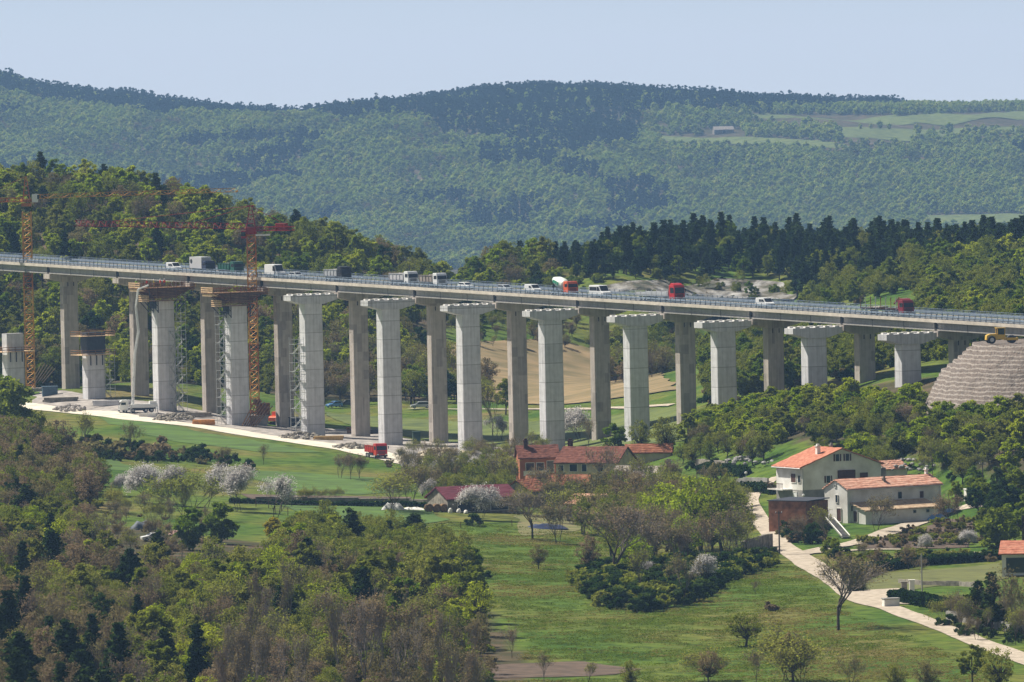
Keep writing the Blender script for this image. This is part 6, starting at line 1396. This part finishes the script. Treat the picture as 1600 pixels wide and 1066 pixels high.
# ---- individual trees: kind, foot px, foot py, top py, label
IND = [
 ('blossom', 232, 786, 720, 'pale pink blossom tree, first of the row by the clearing'), ('blossom', 262, 790, 722, 'blossom tree next to the dark forked tree'), ('blossom', 318, 792, 722, 'white blossom tree past the dark forked tree'), ('blossom', 375, 800, 722, 'widest white blossom tree above the yellow bush'), ('blossom', 428, 812, 738, 'blossom tree at the end of the row, by the vineyard posts'), ('bare', 292, 812, 720, 'dark forked bare tree among the blossom trees'),
 ('blossom', 120, 770, 722, 'greyish blossom tree at the edge of the clearing'), ('blossom', 190, 775, 738, 'small pale blossom bush by the clearing path'),
 ('shrub', 760, 905, 890, 'small dark bush on the meadow by the sapling'), ('bare', 1180, 930, 905, 'leafless bush on the slope above the shaded bank'), ('shrub', 1205, 955, 938, 'tiny bush near the solitary bare tree'), ('bare', 850, 1066, 1015, 'thin bare bush past the ploughed strip'), ('bare', 920, 1075, 1030, 'low bare bush at the bottom edge of the meadow'), ('looseolive', 985, 1080, 1030, 'olive bush at the bottom edge of the meadow'), ('bare', 1330, 1085, 1020, 'bare bush at the bottom edge below the solitary tree'), ('looseolive', 1400, 1085, 1035, 'loose olive bush at the bottom edge beside the road'), ('loosebrown', 1450, 1085, 1030, 'brown bush at the bottom edge beside the road'),
 ('bare', 860, 800, 742, 'bare tree in front of the patchy orange roof'), ('bare', 905, 792, 738, 'thin bare tree against the stone wall of the low house'), ('bare', 965, 785, 722, 'bare tree at the corner of the cream gable'), ('bare', 1030, 800, 738, 'bare tree before the low pink shed'), ('bare', 820, 805, 750, 'bare shrubby tree at the tiny outbuilding'),
 ('yellow', 428, 850, 806, 'bright yellow flowering bush at the wood edge'), ('fresh', 455, 880, 815, 'vivid green tree beside the yellow bush'), ('bushmid', 297, 860, 790, 'round green tree behind the white car'), ('bushmid', 345, 850, 782, 'green tree between white car and blossom row'),
 ('pine', 548, 880, 792, 'broad pine standing at the meadow corner'), ('pine', 648, 868, 800, 'small pine at the meadow edge, alone'), ('pine', 608, 872, 812, 'half-hidden pine between the two meadow pines'), ('pine', 482, 925, 838, 'tall pine rising from the wood below the yellow bush'), ('pine', 318, 985, 920, 'dark pine in the middle of the near wood'), ('pine', 455, 1000, 930, 'dark pine at the lower end of the near wood'), ('pine', 105, 1085, 965, 'big shaggy dark pine in the bottom corner'), ('pine', 30, 1090, 985, 'second shaggy pine in the bottom corner'), ('bushmid', 420, 1085, 1015, 'fresh green bush-like tree at the bottom edge'),
 ('olive', 590, 955, 855, 'olive green tree at the wood edge by the meadow'), ('loosebud', 650, 950, 858, 'pale budding tree at the wood edge by the meadow'), ('olive', 700, 960, 862, 'ochre-olive tree sticking out towards the meadow'), ('olive', 735, 975, 880, 'outermost round tree of the wood beside the meadow'), ('mid', 640, 985, 900, 'green tree one row inside the wood edge'),
 ('poplar', 560, 1075, 905, 'tallest bare silver-stemmed tree at the bottom edge'), ('poplar', 530, 1080, 925, 'bare slender tree beside the tallest silver one'), ('poplar', 600, 1078, 900, 'bare twin-stemmed tree of the silver group'), ('poplar', 692, 1080, 950, 'bare tree alone by the ploughed strip'), ('bare', 800, 1028, 975, 'clump of bare stems on the dry bank'),
 ('oak', 1310, 985, 862, 'solitary bare tree beside the white road bend'), ('oak', 960, 905, 782, 'large bare oak at the head of the dark thicket'), ('oak', 832, 842, 762, 'thick leaning dark tree on the meadow below the yard'), ('bare', 872, 850, 775, 'forked bare tree next to the leaning dark tree'), ('bare', 895, 818, 745, 'slim bare tree in front of the pink-roofed outbuilding'), ('bare', 942, 770, 690, 'bare tree growing before the biggest village roof'), ('loosebrown', 842, 890, 850, 'tiny brown sapling alone on the meadow'),
 ('bare', 1010, 780, 715, 'bare tree against the grey stone house'), ('bare', 1048, 790, 718, 'twiggy bare tree by the slab-roofed gable'), ('bare', 975, 800, 740, 'low bare tree behind the pink outbuilding roof'),
 ('bare', 612, 800, 712, 'wide bare tree by the tented white sheet'), ('bare', 642, 790, 718, 'bare tree beside the lorry and above the crop strip'), ('bare', 700, 772, 700, 'bare tree over the end of the maroon shed roof'), ('bare', 772, 772, 705, 'russet bare tree between maroon shed and piers'), ('blossom', 750, 812, 752, 'pale grey blossoming tree over the maroon shed'), ('blossom', 668, 785, 745, 'whitish bush behind the maroon shed'), ('loosebud', 660, 775, 725, 'budding green-grey tree near the lorry'),
 ('bare', 532, 748, 705, 'first bare tree of the clump beside the track'), ('bare', 548, 750, 704, 'second bare tree of the clump beside the track'), ('bare', 562, 748, 706, 'third bare tree of the clump beside the track'), ('bare', 412, 726, 692, 'lone bare sapling on the green slope'), ('bare', 350, 728, 695, 'bare sapling above the blossom row'), ('bare', 478, 786, 755, 'small orchard tree, first in the strip'), ('bare', 492, 786, 756, 'small orchard tree, second in the strip'), ('bare', 510, 784, 758, 'small orchard tree, third in the strip'), ('bare', 530, 783, 756, 'small orchard tree, last in the strip'),
 ('loosefresh', 1092, 868, 742, 'tall sunlit green tree over the thicket'), ('loosefresh', 1040, 862, 752, 'bright green tree beside the tall sunlit one'), ('looseolive', 1130, 865, 748, 'olive tree leaning to the village lane'), ('bare', 1140, 880, 790, 'bare tree with several stems above the dark bank'), ('bare', 1065, 890, 800, 'bare tree inside the thicket'), ('loosebrown', 1020, 880, 790, 'brown budding tree inside the thicket'), ('looseolive', 990, 880, 800, 'olive tree on the meadow side of the thicket'), ('bare', 1000, 930, 850, 'bare tree at the lower end of the thicket'), ('bare', 1070, 945, 860, 'bare tree beside the white blossom tree'), ('blossom', 1095, 920, 862, 'brilliant white blossom tree at the thicket edge'), ('blossom', 1025, 905, 875, 'small white blossom bush in the thicket'), ('loosebrown', 920, 900, 835, 'brown tree hanging over the meadow'),
 ('blossom', 905, 690, 632, 'white blossom tree beside the pier base behind the roofs'), ('blossom', 782, 690, 645, 'thin white blossom tree between two piers'), ('bare', 770, 682, 590, 'bare tree on the pasture between two piers'), ('olive', 790, 648, 590, 'olive tree on the lane behind the piers'), ('mid', 960, 715, 660, 'green bush-like tree behind the village roofs'), ('looseolive', 1000, 712, 655, 'olive tree behind the brown ridge roofs'), ('looseolive', 1040, 712, 650, 'thin tree behind the orange barn roof'), ('mid', 1075, 705, 645, 'leafy tree at the foot of the slope'), ('bare', 920, 700, 650, 'bare tree rising over the brown roof'),
 ('bare', 1440, 800, 735, 'bare tree at the end of the long farmhouse'), ('bare', 1370, 830, 768, 'reddish bare tree in front of the lean-to'), ('bare', 1290, 855, 785, 'dark bare tree below the barn'), ('bare', 1250, 850, 800, 'small bare tree against the rust barn'), ('bare', 1490, 830, 765, 'bare tree beside the farm lane'), ('blossom', 1450, 862, 832, 'small whitish blossom tree by the garden path'), ('blossom', 1510, 855, 825, 'pinkish blossom bush on the dark bank'), ('bushmid', 1300, 868, 838, 'little green conifer-shaped bush at the stair foot'),
 ('pine', 1550, 992, 892, 'dark broad pine above the road'), ('pine', 1530, 985, 905, 'smaller dark pine of the roadside pair'), ('bare', 1590, 1000, 880, 'bare tree at the picture edge behind the road'), ('bare', 1440, 905, 868, 'bare bush behind the gate pillars'), ('bare', 1345, 875, 845, 'brown bush in the verge beside the road fork'), ('loosebrown', 1420, 890, 850, 'brown hedge tree in the garden'), ('loosebrown', 1370, 892, 855, 'brown twiggy tree beside the curved hedge'),
 ('fresh', 1582, 750, 682, 'large fresh green tree at the edge below the embankment'), ('fresh', 1600, 720, 640, 'tall green tree at the foot of the embankment'), ('mid', 1560, 870, 790, 'green tree over the garden path end'), ('mid', 1600, 860, 770, 'dark green tree over the red-roofed house'), ('dark', 1570, 830, 745, 'dense dark green tree above the farm lane'), ('mid', 1540, 800, 752, 'green tree beside the block hut'), ('mid', 1590, 805, 730, 'leafy tree up the slope from the dark one'),
 ('loosebrown', 1240, 1068, 985, 'brown leafy heart of the wide bush on the lower meadow'), ('loosebrown', 1108, 1070, 1015, 'brown inner twigs of the bottom bush'), ('bare', 1230, 1065, 965, 'wide brown-olive bush tree on the lower meadow'), ('bare', 1255, 1070, 970, 'many-stemmed bare tree in the wide bush'), ('bare', 1105, 1066, 1002, 'reddish bare bush at the bottom of the meadow'), ('bare', 1182, 1068, 1010, 'small bare bush at the bottom of the meadow'), ('looseolive', 1165, 1010, 955, 'round olive bush on the meadow'), ('olive', 1520, 1075, 1005, 'olive bush below the white road'), ('loosebud', 1560, 1085, 1010, 'pale budding bush below the white road'),
 ('bushmid', 20, 700, 590, 'big green bush beside the site track'), ('bushmid', 5, 680, 585, 'green bush at the picture edge by the yellow crane'), ('looseolive', 60, 705, 640, 'olive bush below the site track'), ('bare', 130, 712, 640, 'dark twiggy bush against the white track'), ('bare', 205, 712, 655, 'dark bare bush below the green field corner'), ('shrub', 165, 715, 675, 'dark low shrub between two twiggy bushes'), ('shrub', 245, 718, 680, 'dark shrub on the field edge'), ('shrub', 300, 722, 694, 'low dark shrub at the slope edge'), ('loosebrown', 95, 720, 655, 'brown bush beside the olive bush'),
 ('shrub', 738, 822, 800, 'dark rounded shrub in front of the maroon shed'), ('bare', 225, 812, 765, 'bare bush behind the covered mound'), ('bare', 180, 800, 750, 'bare bush at the edge of the clearing'),
]
for kd, px_, py_, top_, lab in IND:
    x, y, z = hit(px_, py_); h = z_for(Vector((x, y, 0)), top_)-z
    L_ = K_[kd]; ii_ = TR.randrange(len(L_)); hz = max(v.co.z for v in L_[ii_][1].vertices)
    wd = 1.35 if kd == 'oak' else 1.15 if kd in ('bare', 'pine', 'shrub', 'mid', 'fresh') else 1.0
    if px_ in (1230, 1255, 1105, 1165, 292, 612): ii_ = 3 if kd == 'bare' else ii_; wd = 1.5
    tree(kd, x, y, h/hz, lab, None, z, ii_, wd)
# ---- thickets: shrubs as things, dense
rr = np.random.default_rng(30)
def patch(poly, sp, seed, kinds, sc, label, group, yr):
    X, Y, Z, px, py = scatter(sp, -140, 140, yr[0], yr[1], lambda X, Y, px, py: inpoly(px, py, poly), seed)
    for i in range(len(X)):
        kd, ii_ = kinds[rr.integers(0, len(kinds))]
        if np.min([np.hypot(X[i]-ax(s, t_).x, Y[i]-ax(s, t_).y) for s in range(-1, 12) for t_ in (0, 11.8)]) > 4: tree(kd, X[i], Y[i], sc*rr.uniform(.75, 1.25), label, group, Z[i], ii_)
patch([(895, 905), (960, 890), (1160, 880), (1215, 870), (1210, 885), (1150, 905), (1080, 945), (1000, 962), (930, 945)], 3.3, 31, [('shrub', 0), ('shrub', 0), ('shrub', 1)], .95, 'dark green shrub in the shaded thicket above the lower meadow', 'shrubs of the dark thicket', (1350, 1700))
patch([(80, 690), (200, 700), (330, 712), (420, 740), (300, 725), (120, 720)], 4.5, 32, [('shrub', 0), ('shrub', 2)], .8, 'brown scrub along the green slope', 'scrub along the green slope', (1600, 1980))
patch([(0, 700), (70, 720), (160, 760), (150, 800), (60, 790), (-60, 790)], 4.5, 33, [('shrub', 1), ('shrub', 2), ('looseolive', None), ('loosebrown', None)], .8, 'olive scrub at the rim of the near wood', 'scrub at the rim of the near wood', (1550, 1980))
patch([(1210, 795), (1290, 815), (1300, 850), (1240, 852), (1215, 835)], 3.4, 34, [('shrub', 0), ('shrub', 2)], .7, 'dark shrub on the bank below the barn', 'shrubs below the barn', (1500, 1760))
patch([(1340, 850), (1480, 815), (1560, 812), (1560, 852), (1360, 858)], 3.6, 35, [('shrub', 2), ('shrub', 1), ('shrub', 2)], .6, 'brown shrub on the bank under the farm lane', 'shrubs on the lane bank', (1480, 1740))
patch([(1290, 870), (1560, 868), (1590, 878), (1400, 885), (1330, 892)], 3.4, 36, [('shrub', 1), ('shrub', 2), ('shrub', 0)], .6, 'shrub in the strip between path and lawn', 'shrubs between path and lawn', (1400, 1640))
patch([(640, 755), (800, 742), (830, 760), (800, 790), (690, 790)], 5.0, 37, [('bare', None), ('shrub', 2), ('looseolive', None)], .6, 'scrubby tree around the maroon shed', 'scrub round the maroon shed', (1650, 1900))
patch([(600, 725), (800, 712), (860, 712), (800, 740), (640, 750)], 5.0, 38, [('shrub', 2), ('bare', None), ('blossom', None)], .5, 'pale scrub below the pier bases', 'scrub below the pier bases', (1760, 2000))
patch([(1240, 720), (1560, 715), (1600, 745), (1480, 765), (1360, 745)], 5.2, 39, [('shrub', 0), ('looseolive', None), ('bare', None)], .6, 'scrubby tree on the white-rocked slope above the farmhouse', 'scrub above the farmhouse', (1600, 1800))
patch([(1060, 720), (1190, 705), (1200, 735), (1080, 742)], 5.2, 40, [('shrub', 0), ('looseolive', None), ('bare', None)], .6, 'scrubby tree on the terrace above the village', 'scrub above the village', (1650, 1850))
patch([(1460, 975), (1600, 985), (1700, 1005), (1600, 1012), (1520, 1000)], 3.4, 41, [('shrub', 0), ('bare', None)], .6, 'dark shrub in the shade beside the lower road', 'shrubs by the lower road', (1250, 1480))
patch([(1480, 775), (1600, 745), (1700, 760), (1700, 850), (1540, 850)], 5.0, 42, [('mid', None), ('dark', None), ('olive', None)], .6, 'leafy tree of the grove above the red-roofed house', 'grove above the red-roofed house', (1480, 1780))
patch([(950, 870), (1150, 850), (1180, 880), (960, 905)], 7.0, 43, [('bare', 0), ('bare', 1), ('bare', 0), ('loosefresh', 0), ('looseolive', 1)], .95, 'twiggy tree in the upper thicket', 'twiggy trees of the upper thicket', (1400, 1700))
patch([(780, 775), (900, 800), (1050, 770), (1150, 780), (1160, 830), (980, 850), (900, 840), (960, 800)], 5.0, 44, [('bare', None), ('bare', None), ('loosebrown', None), ('looseolive', None)], .72, 'twiggy garden tree among the village outbuildings', 'garden trees among the outbuildings', (1540, 1800))
patch([(455, 835), (560, 850), (700, 868), (740, 900), (640, 930), (430, 900)], 3.6, 45, [('bushmid', 0), ('shrub', 1), ('looseolive', None), ('bushfresh', 1), ('loosebud', None)], .7, 'mixed green bush at the meadow edge of the near wood', 'bushes at the meadow edge of the wood', (1380, 1620))
patch([(150, 800), (240, 800), (330, 815), (330, 880), (250, 890), (150, 860), (130, 830)], 7.0, 46, [('bare', None), ('shrub', 2)], .45, 'low twiggy bush round the clearing', 'twiggy bushes round the clearing', (1380, 1760))
patch([(1290, 560), (1400, 545), (1520, 522), (1520, 558), (1400, 572), (1290, 588)], 4.5, 47, [('bushmid', 0), ('bushfresh', 1), ('busholive', 2), ('bushmid', 2)], .45, 'green bush below the short piers at the abutment end', 'bushes below the short piers', (1760, 2120))
def hedge(label, pts, h, w, m=f_hedge, seed=1):
    rng = np.random.default_rng(seed); W3 = [Vector(hit(*p)) for p in pts]; C_ = []
    for a, b in zip(W3[:-1], W3[1:]):
        Ln = (b-a).xy.length; n = int(Ln*170*h*w/2)
        t = rng.random(n); d = (b-a).xy.normalized(); s = (rng.random(n)-.5)*w*(1+.25*np.sin(t*Ln*1.7)); z = rng.random(n)**.7*h*(1+.12*np.sin(t*Ln*2.3))
        x = a.x+(b.x-a.x)*t-d.y*s; y = a.y+(b.y-a.y)*t+d.x*s; C_.append(np.stack([x, y, terr(x, y)+z], 1))
    C_ = np.vstack(C_); V = leafquads(rng, C_, .32); return tag(link(npmesh('hedge', V, quads(V), [m]), 'hedge'), label, 'hedge')
hedge('dark clipped hedge curving round the garden lawn', [(1338, 925), (1332, 912), (1345, 902), (1370, 893), (1420, 885), (1500, 880), (1570, 874), (1610, 868)], 1.5, 2.0)
hedge('thick dark hedge between gate and lower road', [(1398, 940), (1440, 946), (1480, 955), (1530, 965), (1600, 978)], 1.7, 2.4, f_hedge, 2)
hedge('hedge along the terrace wall above the village', [(1095, 738), (1130, 740), (1165, 744)], 1.5, 2.0, f_hedge, 3)
hedge('scruffy dark hedge along the dry-stone field wall', [(360, 786), (460, 790), (560, 791), (640, 792), (700, 794)], .9, 1.6, f_hedge, 4)
hedge('trimmed hedge under the balcony of the white house', [(1150, 768), (1180, 768), (1210, 772)], 1.5, 1.8, f_hedge, 5)
rr = np.random.default_rng(50)
def acc_g(X, Y, px, py):
    k = inpoly(px, py, [(560, 832), (700, 815), (1160, 850), (1240, 880), (1330, 960), (1560, 1050), (1640, 1130), (700, 1130), (830, 1010), (740, 900)]) & ~inpoly(px, py, [(685, 1036), (900, 1030), (1015, 1046), (960, 1060), (700, 1066)])
    return k & (np.random.default_rng(4).random(X.shape) < sstep(.25, .7, fbm(X/5, Y/8, 3, 3))+.12)
X, Y, Z, px, py = scatter(1.1, -30, 112, 1200, 1760, acc_g, 51); k_ = len(X)
tuft = []
for sd_, mm_ in ((91, foliage('grass_green', (.07, .115, .010), (.11, .15, .018), .3)), (92, foliage('grass_olive', (.10, .12, .018), (.15, .15, .03), .3)), (93, foliage('grass_straw', (.16, .14, .04), (.19, .16, .055), .3))):
    rng = np.random.default_rng(sd_); V = leafquads(rng, rng.normal(size=(26, 3))*np.array([.5, .5, .03])+np.array([0, 0, .06]), .15, 2.5); tuft.append((None, npmesh('grass', V, quads(V), [mm_])))
zt_ = fbm(X/14, Y/26, 71, 4)+.25*(rr.random(k_)-.5)
stuff('grass_tufts', 'rough grass tufts on the meadow', 'grass', X, Y, Z, rr.uniform(0, 6.28, k_), rr.uniform(.5, 1.4, k_), np.where(zt_ < .50, 0, np.where(zt_ < .60, 1, 2)), tuft)
def joined(tm, cm):
    V = [tuple(v.co) for v in cm.vertices]+[tuple(v.co) for v in tm.vertices]; o = len(cm.vertices)
    Fs = [tuple(p.vertices) for p in cm.polygons]+[tuple(i+o for i in p.vertices) for p in tm.polygons]
    nm = len(cm.materials); me = bpy.data.meshes.new('crown'); me.from_pydata(V, [], Fs)
    for m in list(cm.materials)+list(tm.materials): me.materials.append(m)
    me.polygons.foreach_set('material_index', np.array([p.material_index for p in cm.polygons]+[nm]*len(tm.polygons), np.int32)); return me
MASS = {'leafy_tree': ('leafy_wood', 'green and budding trees filling the woods between the single trees', 'wood'), 'bare_tree': ('bare_wood', 'bare brown trees filling the woods', 'wood'), 'pine_tree': ('pine_wood', 'dark pines filling the ridge and the woods', 'wood'), 'shrub': ('scrub', 'low scrub of slopes and thickets', 'scrub'), 'blossom_tree': ('blossom_scrub', 'pale blossoming scrub', 'scrub')}
byk = {}
for q in QUEUE: byk.setdefault(NAME.get(q[0], 'leafy_tree'), []).append(q)
for nm, L_ in byk.items():
    have = sum(1 for o in S.objects if o.type == 'EMPTY' and o.name.split('.')[0] == nm)
    def big(q):
        px, py = proj(q[1], q[2], q[6]+3); vis = (-10 < px < 1610) and (py < 1090)
        return -(q[3]/q[2]*(1.0 if q[0] != 'shrub' else .6)) if vis else 1
    L_.sort(key=big); n_ = 296-have; one = L_[:n_]; rest = L_[n_:]; print(nm, have, len(L_))
    for q in one: tree(*q, now=True)
    if not rest: continue
    keys = sorted({(q[0], q[7]) for q in rest}); pro = [(None, joined(*K_[k][i])) for k, i in keys]; ix = {k: i for i, k in enumerate(keys)}
    A_ = np.array([(q[1], q[2], q[6]-.05, q[3]) for q in rest]); r3 = np.random.default_rng(77)
    stuff(MASS[nm][0], MASS[nm][1], MASS[nm][2], A_[:, 0], A_[:, 1], A_[:, 2], r3.uniform(0, 6.28, len(rest)), A_[:, 3], [ix[(q[0], q[7])] for q in rest], pro)
print('trees', ntree)

# ------------------------------------------------------------------ air
hz, N, K = newmat('air'); o = N.new('ShaderNodeOutputMaterial'); v = N.new('ShaderNodeVolumePrincipled'); v.inputs['Color'].default_value = (.34, .59, 1.0, 1); v.inputs['Density'].default_value = 0.000046; v.inputs['Anisotropy'].default_value = 0.0
K.new(v.outputs[0], o.inputs['Volume'])
mb = MB(); mb.bb(-4100, 4100, -700, 12700, min(-70, GZ.min()-1), max(178.0, GZ.max()+15)); tag(mb.build('haze', hz), 'thin bluish haze filling the valley air', kind='stuff')
